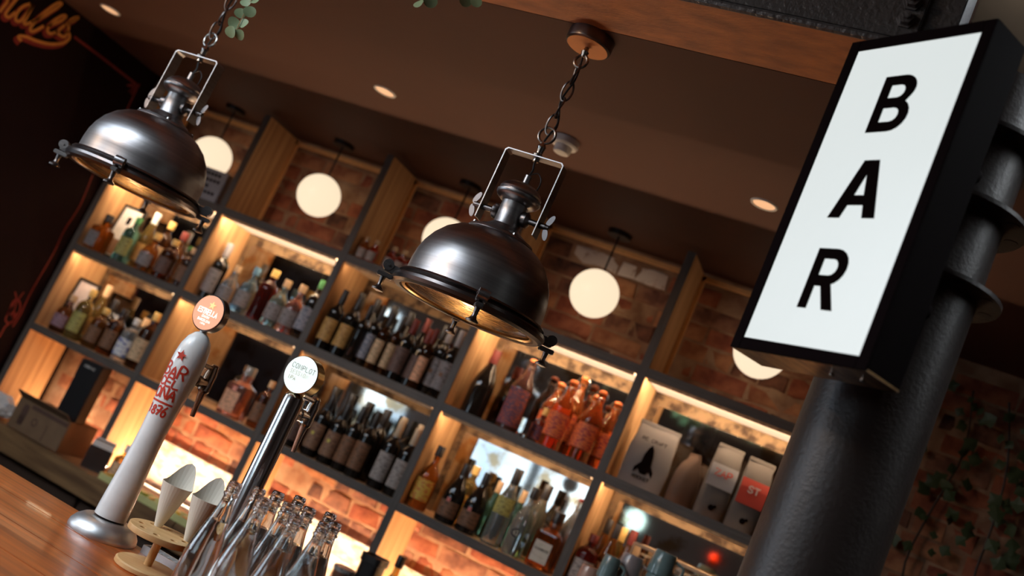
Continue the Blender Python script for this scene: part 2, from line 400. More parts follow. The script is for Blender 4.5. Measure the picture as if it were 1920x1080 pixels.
def brick_at(x, z, full, m):
    me = rb.choice(BM if full else BH)
    o = obm('brick', me, bw, (x, YB+rb.uniform(-.003, .003), z), (0, rb.uniform(-.008, .008), rb.choice([0, PI])))
    o.material_slots[0].link = 'OBJECT'; o.material_slots[0].material = m
    return o
course = 0
z = 0.889
while z < CZ-0.05:
    row4 = z < 1.31; row1 = z > 2.14
    if row4 or row1: x0b, x1b = -0.70, 2.85
    else: x0b, x1b = 99, 99
    header_row = course % 4 == 3
    step = 0.1125 if header_row else 0.225
    x = -0.72+(0.1125*(course % 2) if not header_row else 0.03)
    while x < 3.95:
        vis = (x0b <= x <= x1b) or (x > 2.95 and z > 1.3)
        if vis and not (x > 2.95 and z > 2.62):
            r_ = rb.random(); m = bricks_m[0 if r_ < .42 else 1 if r_ < .70 else 2 if r_ < .88 else 3]
            if row1 and abs(z-2.572) < .04 and not header_row and (abs(x+step/2-1.59) < .12 or abs(x+step/2-1.802) < .10): m = brick_white
            brick_at(x+step/2, z, not header_row, m)
        x += step
    z += 0.0765; course += 1

# ---- bricks that pick out the two whitewashed ones are in the row above
# ================================================================== BACK BAR SHELVING
W = 0.70; H1, HH, T = 2.15, 0.4162, 0.034
ZL = [H1, H1-HH, H1-2*HH]
VX = [-0.695, 0.0, 0.70, 1.40, 2.10, 2.80]
DP = 0.252
unit = empty('back_bar_shelving', (0, 0, 0.9)); tag(unit, 'wall-wide oak and grey shelving unit with lit compartments behind the bar', 'shelving')
def U(name, x0, x1, y0, y1, z0, z1, m, par=unit, bev=0.0012):
    return ob(name, bevbox(x0, x1, y0, y1, z0-.9, z1-.9, bev), m, par)
for i, x in enumerate(VX):
    p_ = ob('upright', box(B(), x-T/2+.001, x+T/2-.001, .003, DP, -0.004, 2.640-.9), oak, unit)
    e_ = ob('edge_band', bevbox(x-T/2, x+T/2, 0, .0035, -0.004, 2.644-.9, .0008), grey_edge_v, p_)
    # thin batten against the wall, seen in the open top row
    U('wall_batten', x+T/2, x+T/2+.016, DP-.012, DP+.002, H1+T/2, 2.636, pine)
for i in range(5):
    xa, xb = VX[i]+T/2, VX[i+1]-T/2
    for k, zc in enumerate(ZL):
        s_ = ob('shelf_board', box(B(), xa, xb, .003, DP, zc-T/2-.9, zc+T/2-.9), oak, unit)
        ob('edge_band', bevbox(xa, xb, 0.0005, .0035, zc-T/2-.9-.0005, zc+T/2-.9+.0005, .0008), grey_edge, s_)
    U('top_rail', xa, xb, DP-.012, DP+.004, 2.612, 2.632, pine)
    for k in (0, 1):
        zt, zb = ZL[k]-T/2, ZL[k+1]+T/2
        fx = .052 if k == 0 else .034
        mp_ = ob('mirror_panel', box(B(), xa+.034, xb-.004, DP-.002, DP+.004, zb-.9+.002, zt-.9-fx), mirror_m, unit)
        ob('foxed_mask_border', box(box(B(), xa+.004, xa+.034, DP-.002, DP+.004, zb-.9+.002, zt-.9-.004), xa+.034, xb-.004, DP-.002, DP+.004, zt-.9-fx, zt-.9-.004), foxed_mask_m, mp_)
        ob('light_strip', bevbox(xa+.01, xb-.01, .0045, .009, zt-.9-.012, zt-.9-.0005), oak, unit)
        ob('underside_glow', box(B(), xa+.006, xb-.006, .02, DP-.008, zt-.9-.003, zt-.9-.0005), glow_dim if i == 2 else (glow_hi if k == 0 else glow_mid), unit)  # added glowing sheet that stands for light on the shelf underside
        pw = LEDW*(.16 if i == 2 else 1.0 if k == 0 else .5)
        area('shelf_led', ((xa+xb)/2, .0135, zt-.010), (xb-xa-.03, .006), (PI/2-.10, 0, 0), pw, (1, .73, .48))
sp_ = empty('splashback', (0, 0, ZL[2])); tag(sp_, 'pale rippled stone splashback strip glowing behind the counter', 'splashback')
for i in range(5):
    xa, xb = VX[i]+T/2, VX[i+1]-T/2
    if i == 0: continue
    ob('stone_slab', bevbox(xa-.01, xb+.01, YB-.042, YB-.027, .894-ZL[2], 1.094-ZL[2], .002), mat('rippled_pale_stone', (.82, .74, .64), .5, stretch=(1, 1, 2.2), scale=26, color2=(.50, .34, .22), bump=.8, bscale=30), sp_)
# top front corner of uprights bear on the ceiling
# back counter
bc = empty('back_counter', (0, 0, 0)); tag(bc, 'thick dull wooden counter running under the lit shelving', 'counter')
for i, (x0, x1) in enumerate([(-0.70, 0.62), (0.622, 2.0), (2.002, 3.3)]):
    ob('counter_plank', bevbox(x0, x1, -0.125, YB-.022, 0.79, 0.893, .004), ledge_wood, bc)
for i in range(5):
    ob('cabinet_door', bevbox(-.68+i*.79, .09+i*.79, -.08, -.06, .08, .775, .004), dark_cab, bc)
ob('cabinet_carcass', box(B(), -.70, 3.3, -.06, YB-.024, 0.0, .79), dark_cab, bc)
ls = empty('counter_light_strip', (0, YB-.03, .893)); tag(ls, 'glowing warm strip light along the back of the counter', 'light')
ob('channel', bevbox(-.66, 2.79, -.118, -.112, 0.0, .012), satin, ls)
area('counter_led', (1.40, .135, .903), (2.76, .012), (PI-.12, 0, 0), 32, (1, .70, .44))
area('counter_led', (-.33, .195, .902), (.6, .01), (PI-.3, 0, 0), 3, (1, .66, .38))

# ================================================================== STEEL BEAM
bt = empty('steel_beam', (2.0, -1.615, CZ)); tag(bt, 'black steel beam with underside tinted orange by warm light running above the bar', 'beam')
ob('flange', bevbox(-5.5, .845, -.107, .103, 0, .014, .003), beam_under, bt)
ob('flange_lip', tube(B(), [(-5.5, -.107, .007), (.845, -.107, .007)], .0085, 8), beam_m, bt)
ob('web', box(B(), -5.5, .81, -.088, -.070, .012, .34), beam_m, bt)
ob('end_plate', bevbox(.81, .845, -.112, .10, .012, .34, .003), beam_m, bt)
sp = ob('splice_plate', bevbox(.3, .78, -.100, -.088, .02, .34, .003), beam_m, bt)
for u, v in ((1699, 36), (1712, 3)):
    q = atY(u, v, -1.72)-Vector((2.0, -1.615, CZ))
    for zz in (0, .07, .14):
        if zz > 0 and u == 1699: continue
        b_ = ob('bolt', lathe(B(), [(0, 0), (.019, 0), (.019, .004), (.0145, .0045), (.0145, .016), (.008, .017), (.008, .024), (0, .025)], 6, M=Matrix.Translation((q.x, -.100, q.z+zz)) @ Matrix.Rotation(PI/2, 4, 'X')), beam_m, sp)

S('trim_1', box(B(), 2.85, 6.05, -1.520, -1.5125, CZ, CZ+.3), mat('beige_fascia', (.045, .030, .018), .9, spec=.1))
# ================================================================== COLUMN
cx, cyy = 2.931, -1.62
col = empty('round_column', (cx, cyy, 0)); tag(col, 'thick dark round column standing under the BAR sign', 'column')
ob('shaft', lathe(B(), [(0, 0), (.111, 0), (.111, CZ), (0, CZ)], 48), column_m, col)
for zf in (2.24, 2.39, 2.53):
    bm = B(); R0, R1 = .108, .152
    lathe(bm, [(R0, 0), (R1, 0), (R1, .008), (R0, .008), (R0, 0)], 48)
    rg = ob('ring_flange', bm, column_m, col, (0, 0, zf))
    for k in range(10):
        a = 2*PI*k/10+.2
        ob('flange_hole', lathe(B(), [(0, -.0008), (.013, -.0008), (.013, .0088), (0, .0088)], 14, M=Matrix.Translation((.131*math.cos(a), .131*math.sin(a), 0))), black, rg)

# ================================================================== BAR SIGN
th = -0.633; ex = Vector((math.cos(th), math.sin(th), 0)); en = Vector((-math.sin(th), math.cos(th), 0))
SX, SY, SZT, SZB, SW, FR = 2.7088, -1.8456, 2.5647, 1.9964, .24, .021
sg = empty('bar_sign', (SX, SY, SZB), th); tag(sg, 'illuminated white sign box reading BAR in black frame on the column', 'sign')
h = SZT-SZB; D = .088
ob('base_plate', box(B(), -FR, SW+FR, .004, D, -FR, -FR+.004), mat('base_plate_gold_reflection', (.42, .26, .12), .3, metal=1.0, stretch=(12, 3, 3), scale=6, color2=(.12, .06, .03)), sg)  # streaky gold reflection put into the colour of the black housing's underside
bm = B(); box(bm, -FR, SW+FR, .004, D, h+FR-.004, h+FR)
box(bm, -FR, -FR+.004, .004, D, -FR+.004, h+FR-.004); box(bm, SW+FR-.004, SW+FR, .004, D, -FR+.004, h+FR-.004)
box(bm, -FR+.004, SW+FR-.004, D-.004, D, -FR+.004, h+FR-.004)
hs = ob('housing', bm, sign_black, sg)
bm = B(); box(bm, -FR, 0, 0, .004, -FR, h+FR, .0008); box(bm, SW, SW+FR, 0, .004, -FR, h+FR, .0008); box(bm, 0, SW, 0, .004, -FR, 0, .0008); box(bm, 0, SW, 0, .004, h, h+FR, .0008)
ob('front_frame', bm, sign_black, sg)
ob('lit_panel', box(B(), 0, SW, .003, .006, 0, h), sign_face, sg)
def glyph(name, strokes, th_):
    bm = B()
    for st in strokes:
        pts = [Vector((x, 0, z)) for x, z in st]
        ribbon(bm, pts, th_, (0, -1, 0), .0006)
    return bm
def letter_poly(outer, holes, x0, z0, sx, sz):
    """flat letter with holes, made with a filled 2D curve"""
    cu = bpy.data.curves.new('l', 'CURVE'); cu.dimensions = '2D'; cu.fill_mode = 'BOTH'; cu.extrude = .0006
    for loop in [outer]+holes:
        s = cu.splines.new('POLY'); s.points.add(len(loop)-1); s.use_cyclic_u = True
        for p_, (x, y) in zip(s.points, loop): p_.co = (x0+x*sx, z0+y*sz, 0, 1)
    o = bpy.data.objects.new('l', cu); COL.objects.link(o)
    me = bpy.data.meshes.new_from_object(o.evaluated_get(bpy.context.evaluated_depsgraph_get()))
    COL.objects.unlink(o); bpy.data.objects.remove(o)
    me.materials.clear()
    return me
def arc(cx_, cy_, rx, ry, a0, a1, n=8): return [(cx_+rx*math.cos(a0+(a1-a0)*i/n), cy_+ry*math.sin(a0+(a1-a0)*i/n)) for i in range(n+1)]
LB = [(0, 0), (.58, 0)]+arc(.58, .285, .42, .285, -PI/2, PI/3)+[(.80, .535)]+arc(.55, .755, .40, .245, -PI/6, PI/2)+[(0, 1)]
LBh = [[(.26, .42), (.26, .17), (.55, .17)]+arc(.56, .295, .17, .125, -PI/2, PI/2, 6)+[(.26, .42)], [(.26, .83), (.26, .60), (.52, .60)]+arc(.52, .715, .16, .115, -PI/2, PI/2, 6)]
LBh[0] = [(.26, .17), (.55, .17)]+arc(.55, .295, .18, .125, -PI/2, PI/2, 6)[1:]+[(.26, .42)]
LBh[1] = [(.26, .60), (.52, .60)]+arc(.52, .715, .16, .115, -PI/2, PI/2, 6)[1:]+[(.26, .83)]
LA = [(0, 0), (.26, 0), (.335, .22), (.665, .22), (.74, 0), (1, 0), (.66, 1), (.34, 1)]
LAh = [[(.395, .39), (.605, .39), (.50, .76)]]
LR = [(0, 0), (.26, 0), (.26, .375), (.44, .375), (.70, 0), (1, 0), (.70, .42)]+arc(.56, .70, .42, .30, -PI/3, PI/2)+[(0, 1)]
LRh = [[(.26, .555), (.54, .555)]+arc(.54, .692, .18, .137, -PI/2, PI/2, 6)[1:]+[(.26, .83)]]
for nm, o_, hh, x0, x1, za, zb_ in (('letter_b', LB, LBh, .086, .158, 2.3905, 2.500), ('letter_a', LA, LAh, .077, .171, 2.228, 2.336), ('letter_r', LR, LRh, .087, .158, 2.0625, 2.171)):
    me = letter_poly(o_, hh, x0, za-SZB, x1-x0, zb_-za); me.materials.append(ink)
    L_ = obm('letter', me, sg, (0, .0022, 0), (PI/2, 0, 0))
for xx in (.09, .15):
    ob('screw', lathe(B(), [(0, -.003), (.004, -.003), (.004, 0), (0, 0)], 10, M=Matrix.Translation((xx+.07, D*.6, -FR))), nickel, sg)
# bracket to the column
bm = B(); tube(bm, [(.16, D, .16), (.16, D+.12, .16)], .018, 12); tube(bm, [(.16, D, .42), (.16, D+.12, .42)], .018, 12)
ob('wall_bracket', bm, sign_black, sg)

# ================================================================== PENDANT LAMPS
def make_pendant(x, y, zr, label):
    t = empty('dome_pendant_lamp', (x, y, zr)); tag(t, label, 'pendant lamp', 'industrial dome pendant lamps over the bar')
    ob('dome', lathe(B(), [(.172, .012), (.172, .020), (.170, .030), (.1695, .056), (.167, .080), (.160, .106), (.147, .132), (.128, .156), (.104, .174), (.084, .183), (.074, .186),
                           (.072, .184), (.103, .171), (.126, .153), (.144, .130), (.157, .105), (.164, .080), (.1665, .056), (.167, .030), (.169, .014)], 64), gun, t)
    ob('reflector', lathe(B(), [(.165, .014), (.162, .050), (.154, .085), (.138, .113), (.114, .138), (.085, .156), (.04, .167), (0, .169)], 48), brass_in, t)
    ob('rim_ring', lathe(B(), [(.166, -.004), (.170, -.010), (.182, -.011), (.190, -.006), (.193, .002), (.191, .009), (.184, .014), (.178, .016), (.184, .020), (.180, .025), (.172, .026), (.166, .018), (.166, -.004)], 64), gun_dark, t)
    ob('cover_glass', lathe(B(), [(0, -.013), (.08, -.011), (.13, -.007), (.166, 0), (.166, .004), (.13, -.002), (.08, -.006), (0, -.008)], 48), lens_glass, t)
    ob('inner_bead', lathe(B(), [(.158, -.006), (.163, -.009), (.166, -.006), (.163, -.002), (.158, -.006)], 48), brass_in, t)
    c_ = ob('collar', lathe(B(), [(.080, .181), (.083, .185), (.080, .191), (.066, .194), (.060, .200), (.050, .205), (.042, .210), (.036, .216), (.03, .216)], 48), gun, t)
    for k in range(4):
        a = PI/4+k*PI/2
        ob('screw', lathe(B(), [(0, .008), (.0045, .007), (.0055, 0), (0, 0)], 10, M=Matrix.Translation((.075*math.cos(a), .075*math.sin(a), .189))), nickel, c_)
    n_ = ob('neck', lathe(B(), [(.034, .210), (.034, .216), (.0325, .220), (.0325, .274), (.034, .278), (.034, .282)], 40), gun, t)
    for k in range(8):
        a = k*PI/4+.35
        ob('vent_hole', lathe(B(), [(0, .0006), (.0036, .0006), (.0036, -.001), (0, -.001)], 10, M=Matrix.Translation((.0315*math.cos(a), .0315*math.sin(a), .268)) @ Matrix.Rotation(a, 4, 'Z') @ Matrix.Rotation(PI/2, 4, 'Y')), black, n_)
    ob('cap', lathe(B(), [(.030, .274), (.040, .276), (.052, .284), (.056, .291), (.056, .296), (.051, .301), (.053, .305), (.047, .315), (.034, .324), (.018, .329), (.008, .331), (.008, .352), (0, .352)], 48), gun, t)
    # yoke: flat strip bent to a U, hung on two wing screws
    yk = .079; top = .402; wd = .034
    bm = B()
    prof = [(-yk, .214), (-yk, top-.006), (-yk+.006, top), (yk-.006, top), (yk, top-.006), (yk, .214)]
    o2 = [(-yk+.0025, .214), (-yk+.0025, top-.008), (-yk+.008, top-.0025), (yk-.008, top-.0025), (yk-.0025, top-.008), (yk-.0025, .214)]
    V_ = [[bm.verts.new((px, yy, pz)) for px, pz in pr] for yy in (-wd/2, wd/2) for pr in (prof, o2)]
    for k in range(5):
        for a_, b_ in ((0, 1), (2, 3), (0, 2), (1, 3)): bm.faces.new((V_[a_][k], V_[a_][k+1], V_[b_][k+1], V_[b_][k]))
    for k in (0, 5): bm.faces.new((V_[0][k], V_[1][k], V_[3][k], V_[2][k]))
    y_ = ob('yoke', bm, gun, t)
    for s_ in (-1, 1):
        piv = ob('pivot', lathe(B(), [(0, .028), (.016, .029), (.019, .034), (.019, .044), (.014, .048), (.0075, .051), (.0075, .094), (0, .095)], 20, M=Matrix.Translation((0, 0, .246)) @ Matrix.Rotation(s_*PI/2, 4, 'Y')), gun_dark, t)
        bm = B()
        for q in (-1, 1):
            lathe(bm, [(0, -.0018), (.008, -.0018), (.008, .0018), (0, .0018)], 14, M=Matrix.Translation((s_*.094+s_*.006, 0, .246+q*.017)) @ Matrix.Rotation(q*.35, 4, 'Y') @ Matrix.Rotation(PI/2, 4, 'X') @ Matrix.Diagonal((.85, 2.0, 1, 1)))
        lathe(bm, [(0, .082), (.007, .083), (.006, .102), (0, .103)], 14, M=Matrix.Translation((0, 0, .246)) @ Matrix.Rotation(s_*PI/2, 4, 'Y'))
        ob('wing_screw', bm, gun_dark, piv)
    # clamps round the rim
    for k in range(4):
        a = math.radians(30+90*k); M_ = Matrix.Rotation(a, 4, 'Z')
        bm = B(); box(bm, .176, .214, -.011, -.004, .000, .020, .001); box(bm, .176, .214, .004, .011, .000, .020, .001)
        lathe(bm, [(0, -.0150), (.0035, -.0150), (.0035, -.0125), (.0130, -.0125), (.0140, 0), (.0130, .0125), (.0035, .0125), (.0035, .0150), (0, .0150)], 16, M=Matrix.Translation((.209, 0, .016)) @ Matrix.Rotation(PI/2, 4, 'X'))
        box(bm, .188, .226, -.009, .009, -.014, -.003, .002)
        bm.transform(M_); cl = ob('rim_clamp', bm, gun, t)
        bm = lathe(B(), [(0, -.014), (.007, -.014), (.006, -.020), (.0055, -.032), (.008, -.038), (.0145, -.043), (.0145, -.047), (0, -.050)], 18)
        bm.transform(M_ @ Matrix.Translation((.209, 0, 0))); ob('clamp_knob', bm, gun_dark, cl)
    pl_ = bpy.data.lights.new('pendant_bulb', 'POINT'); pl_.energy = .4; pl_.color = (1, .66, .36); pl_.shadow_soft_size = .03
    lo2 = bpy.data.objects.new('pendant_bulb', pl_); COL.objects.link(lo2); lo2.parent = t; lo2.location = (0, 0, .035)
    bl = ob('bulb', lathe(B(), [(0, .05), (.02, .053), (.030, .07), (.030, .085), (.018, .11), (.013, .125), (.013, .17), (0, .17)], 20), mat('opal_bulb_dim', (.8, .7, .6), .3, emit=(1, .70, .38), es=3.0), t)
    # finial, ring, chain, canopy
    ob('finial', lathe(B(), [(0, .390), (.008, .391), (.008, .400), (.013, .402), (.014, .408), (.008, .413), (.009, .425), (.011, .430), (.008, .437), (.005, .442), (0, .443)], 20), nickel, t)
    ob('hook_ring', tube(B(), [(.021*math.cos(q*PI/12), 0, .463+.021*math.sin(q*PI/12)) for q in range(24)], .0036, 8, closed=True), nickel, t)
    ob('cord', tube(B(), curve_pts([(0, 0, .35), (.003, .002, .37), (0, 0, .39), (0, 0, .45), (.012, 0, .50), (-.008, .006, .56), (.008, -.004, .62), (0, 0, .68)]), .0026, 6), black, t)
    ob('cord', tube(B(), curve_pts([(0, 0, .352), (.018, 0, .365), (.034, 0, .352), (.036, 0, .33), (.028, 0, .308)]), .0015, 6), black, t)
    zc = CZ-zr
    z0, z1 = .470, zc-.085; n = 4; ll = (z1-z0)/n+.010
    for k in range(n):
        zc_ = z0+(k+.5)*(z1-z0)/n; a = (k % 2)*PI/2+.5; hw = .0125
        pts = []
        for q in range(20):
            f_ = 2*PI*q/20; px = hw*math.sin(f_)*(1.0 if abs(math.sin(f_)) > .5 else 1.0); pz = ll/2*math.cos(f_)
            tw = .9*pz/ll
            pts.append((px*math.cos(a+tw), px*math.sin(a+tw), zc_+pz))
        ob('chain_link', tube(B(), pts, .0027, 6, closed=True), gun_dark, t)
    ob('eye_ring', tube(B(), [(.016*math.cos(q*PI/12), 0, zc-.070+.017*math.sin(q*PI/12)) for q in range(24)], .0042, 8, closed=True), nickel, t)
    ob('canopy_stem', lathe(B(), [(0, zc-.058), (.006, zc-.057), (.009, zc-.048), (.010, zc-.044), (.007, zc-.042), (.005, zc-.030), (0, zc-.030)], 16), nickel, t)
    ob('canopy', lathe(B(), [(0, zc-.031), (.054, zc-.031), (.058, zc-.028), (.059, zc-.024), (.059, zc), (0, zc)], 48), gun_dark, t)
    ob('canopy_disc', lathe(B(), [(0, zc-.032), (.053, zc-.032), (.053, zc-.031), (0, zc-.031)], 48), mat('canopy_disc_warm_light_tint', (.75, .30, .09), .45, metal=.2), t)  # warm light reflected from the bar, put into the disc's colour
    return t
make_pendant(2.036, -1.467, 1.922, 'gunmetal dome pendant lamp hanging in the centre, its round canopy in view')
make_pendant(0.953, -1.470, 1.915, 'gunmetal dome pendant lamp hanging at left beside the dark wall')

# ================================================================== GLOBES
for k, (u, v) in enumerate([(398, 290), (599, 364), (835, 450), (1115, 549), (1423, 668)]):
    q = atY(u, v, .125)
    t = empty('globe_lamp', (q.x, .125, 2.39)); tag(t, ['white globe lamp in the leftmost top bay, half behind the left dome lamp', 'white globe lamp in the top bay between the two dome lamps',
        'white globe lamp in the top bay, half behind the centre dome lamp', 'white globe lamp below two whitewashed bricks', 'white globe lamp peeking below the BAR sign'][k], 'lamp', 'opal globe lamps in the top row')
    ob('globe', lathe(B(), [(.0995*math.sin(PI*i/20), -.0985*math.cos(PI*i/20)) for i in range(21)], 32), globe_m, t)
    ob('rod', tube(B(), [(0, 0, .095), (0, 0, CZ-2.39)], .004, 8), black, t)
    ob('lamp_canopy', lathe(B(), [(0, CZ-2.39-.02), (.05, CZ-2.39-.02), (.05, CZ-2.39), (0, CZ-2.39)], 24), black, t)
# downlights and detector
for u, v, lab in ((207, 18, 'round recessed downlight near the lettered dark wall'), (722, 171, 'round recessed downlight between the two dome lamps'), (1433, 383, 'round recessed downlight left of the BAR sign')):
    q = atZ(u, v, CZ)
    t = empty('downlight', (q.x, q.y, CZ)); tag(t, lab, 'downlight', 'recessed ceiling downlights')
    ob('trim_ring', lathe(B(), [(.034, 0), (.036, -.004), (.042, -.004), (.044, 0), (.034, 0)], 32), white_pl, t)
    ob('lens', lathe(B(), [(0, -.002), (.034, -.002), (.034, 0), (0, 0)], 32), down_m, t)
q = atZ(1063, 262, CZ)
t = empty('smoke_detector', (q.x, q.y, CZ)); tag(t, 'white round smoke detector on the dark ceiling', 'detector')
ob('base', lathe(B(), [(0, 0), (.045, 0), (.046, -.020), (.042, -.026), (0, -.026)], 36), white_pl, t)
ob('sensor_head', lathe(B(), [(0, -.025), (.031, -.025), (.029, -.044), (.025, -.050), (0, -.052)], 30), white_pl, t)

# ================================================================== LEFT WALL LETTERING
XW = -0.72
def wpt(zx, zy): p = atX(zx/4.8, zy/4.8, XW); return Vector((XW, p.y, p.z))
scr = [[(0, 100), (30, 60), (60, 20), (75, -25)], [(160, -25), (95, 55), (50, 120), (60, 150), (90, 150), (130, 115)],
       [(262, 38), (205, 58), (150, 120), (140, 178), (180, 188), (235, 130), (300, 40)], [(300, 40), (240, 150), (215, 205), (240, 215), (290, 195)],
       [(290, 195), (400, 140), (520, 62), (552, 32), (510, 30), (400, 110), (300, 210), (270, 265), (300, 280), (385, 238)],
       [(440, 230), (540, 190), (592, 150), (560, 140), (480, 190), (428, 255), (440, 298), (500, 290), (575, 230)],
       [(600, 215), (704, 160), (660, 165), (622, 200), (612, 265), (582, 328), (535, 312), (508, 282)],
       [(185, 362), (165, 335), (180, 322), (240, 332), (330, 368), (450, 396), (560, 388), (618, 350), (622, 310), (600, 285)]]
wl = empty('painted_lettering', (XW, -.6, 2.5)); tag(wl, 'ochre script lettering with dark red shadow painted on the dark left wall', 'lettering')
off = Vector((XW, -.6, 2.5))
bm = B(); bm2 = B()
for s_ in scr:
    pts = curve_pts([wpt(*p_)-off for p_ in s_], 6)
    ribbon(bm, pts, .0135, (1, 0, 0), .0016)
    pts2 = curve_pts([wpt(p_[0]-26, p_[1]+22)-off for p_ in s_], 6)
    ribbon(bm2, pts2, .020, (1, 0, 0), .0008)
ob('script', bm, yellow_paint, wl, sharp=0); ob('script_shadow', bm2, red_paint, wl, sharp=0)
wo = empty('painted_ornament', (XW, -.1, 1.8)); tag(wo, 'thin dark red painted line with knots and scrolls down the left wall', 'wall painting')
off = Vector((XW, -.1, 1.8)); bm = B()
def wpx(u, v): p = atX(u, v, XW); return Vector((XW, p.y, p.z))-off
for pts, wd in (([(140, 70), (200, 115), (255, 158)], .012), ([(255, 158), (238, 160), (252, 164), (240, 172), (262, 158), (246, 176)], .008), ([(256, 168), (245, 190), (235, 212)], .008),
               ([(174, 327), (150, 385), (120, 432), (100, 475), (62, 540), (48, 568), (38, 590), (24, 612)], .007), ([(28, 548), (30, 562), (18, 580), (10, 600), (20, 606), (32, 592), (38, 575), (34, 562), (24, 566), (14, 590)], .007),
               ([(44, 548), (34, 562), (28, 576), (24, 596)], .006), ([(24, 602), (10, 612), (2, 626), (-8, 640)], .009), ([(20, 590), (26, 584), (24, 596), (30, 588)], .010)):
    ribbon(bm, curve_pts([wpx(*p_) for p_ in pts], 4), wd, (1, 0, 0), .001)
ob('painted_line', bm, red_paint, wo, sharp=0)

# ================================================================== BOTTLES
DW = mat('dark_wine_glass', (0.012, 0.009, 0.007), 0.06, coat=.3)
def G(name, c, rough=.03): return mat('liquid_glass_'+name, c, rough, trans=.88, ior=1.36, var=0.0)
def K(name, c, rough=.5): return mat('cap_'+name, c, rough)
def LBL(name, c, c2=None, scale=60): return mat('label_'+name, c, .6, scale=scale, color2=c2 or tuple(x*.55 for x in c), lo=.42, hi=.5, stretch=(1, 1, 3))
amber = G('amber', (.55, .20, .04)); gold_l = G('gold', (.80, .52, .14)); clear_l = G('clear', (.92, .95, .95)); blue_l = G('blue', (.45, .66, .78))
pink_l = G('pink', (.95, .42, .32)); red_l = G('red', (.75, .10, .03)); orange_l = G('orange', (.98, .26, .06)); brown_l = G('brown', (.22, .07, .02)); green_l = G('green', (.25, .55, .40)); darkred_l = G('dark_red', (.25, .03, .02))
MC = {}
ORD = ['first', 'second', 'third', 'fourth', 'fifth', 'sixth', 'seventh', 'eighth', 'ninth']
def prof(kind, h, r):
    if kind == 'bordeaux': return [(0, 0), (r*.92, 0), (r, h*.012), (r, h*.60), (r*.96, h*.64), (r*.80, h*.68), (r*.50, h*.72), (r*.38, h*.76), (r*.36, h*.985), (r*.40, h*.985), (r*.40, h), (0, h)], (.12, .52), (.76, 1.0), .42
    if kind == 'burgundy': return [(0, 0), (r*.92, 0), (r, h*.012), (r, h*.42), (r*.95, h*.50), (r*.80, h*.60), (r*.58, h*.69), (r*.40, h*.77), (r*.34, h*.84), (r*.33, h*.985), (r*.38, h), (0, h)], (.10, .36), (.80, 1.0), .38
    if kind == 'spirit': return [(0, 0), (r*.92, 0), (r, h*.015), (r, h*.60), (r*.96, h*.66), (r*.80, h*.715), (r*.50, h*.755), (r*.34, h*.79), (r*.32, h*.97), (r*.36, h), (0, h)], (.14, .52), (.86, 1.0), .42
    if kind == 'round': return [(0, 0), (r*.85, 0), (r, h*.03), (r*1.0, h*.40), (r*.97, h*.50), (r*.82, h*.60), (r*.5, h*.68), (r*.33, h*.74), (r*.30, h*.96), (r*.34, h), (0, h)], (.14, .46), (.84, 1.0), .42
    if kind == 'squat': return [(0, 0), (r*.92, 0), (r, h*.02), (r, h*.56), (r*.93, h*.62), (r*.55, h*.67), (r*.40, h*.70), (r*.40, h*.80), (r*.42, h*.80), (r*.42, h*.84), (0, h*.84)], (.08, .48), (.80, 1.0), .46
    if kind == 'swing': return [(0, 0), (r*.92, 0), (r, h*.01), (r, h*.56), (r*.96, h*.60), (r*.70, h*.69), (r*.42, h*.78), (r*.36, h*.84), (r*.36, h*.93), (r*.42, h*.935), (r*.42, h*.95), (0, h*.95)], (.10, .42), (.935, 1.0), .40
    if kind == 'slim': return [(0, 0), (r*.92, 0), (r, h*.012), (r*1.0, h*.50), (r*.90, h*.60), (r*.62, h*.70), (r*.45, h*.78), (r*.40, h*.97), (r*.43, h), (0, h)], (.12, .44), (.80, 1.0), .47
    if kind == 'mini': return [(0, 0), (r*.92, 0), (r, h*.02), (r, h*.55), (r*.8, h*.66), (r*.42, h*.74), (r*.40, h), (0, h)], (.10, .50), (.84, 1.02), .46
BN = {'bordeaux': 'wine_bottle', 'burgundy': 'wine_bottle', 'spirit': 'spirit_bottle', 'round': 'liqueur_bottle', 'squat': 'square_bottle', 'swing': 'swing_top_bottle', 'slim': 'spirit_bottle', 'mini': 'miniature_bottle'}
RAD = {'bordeaux': .0375, 'burgundy': .041, 'spirit': .039, 'round': .042, 'squat': .046, 'swing': .042, 'slim': .034, 'mini': .024}
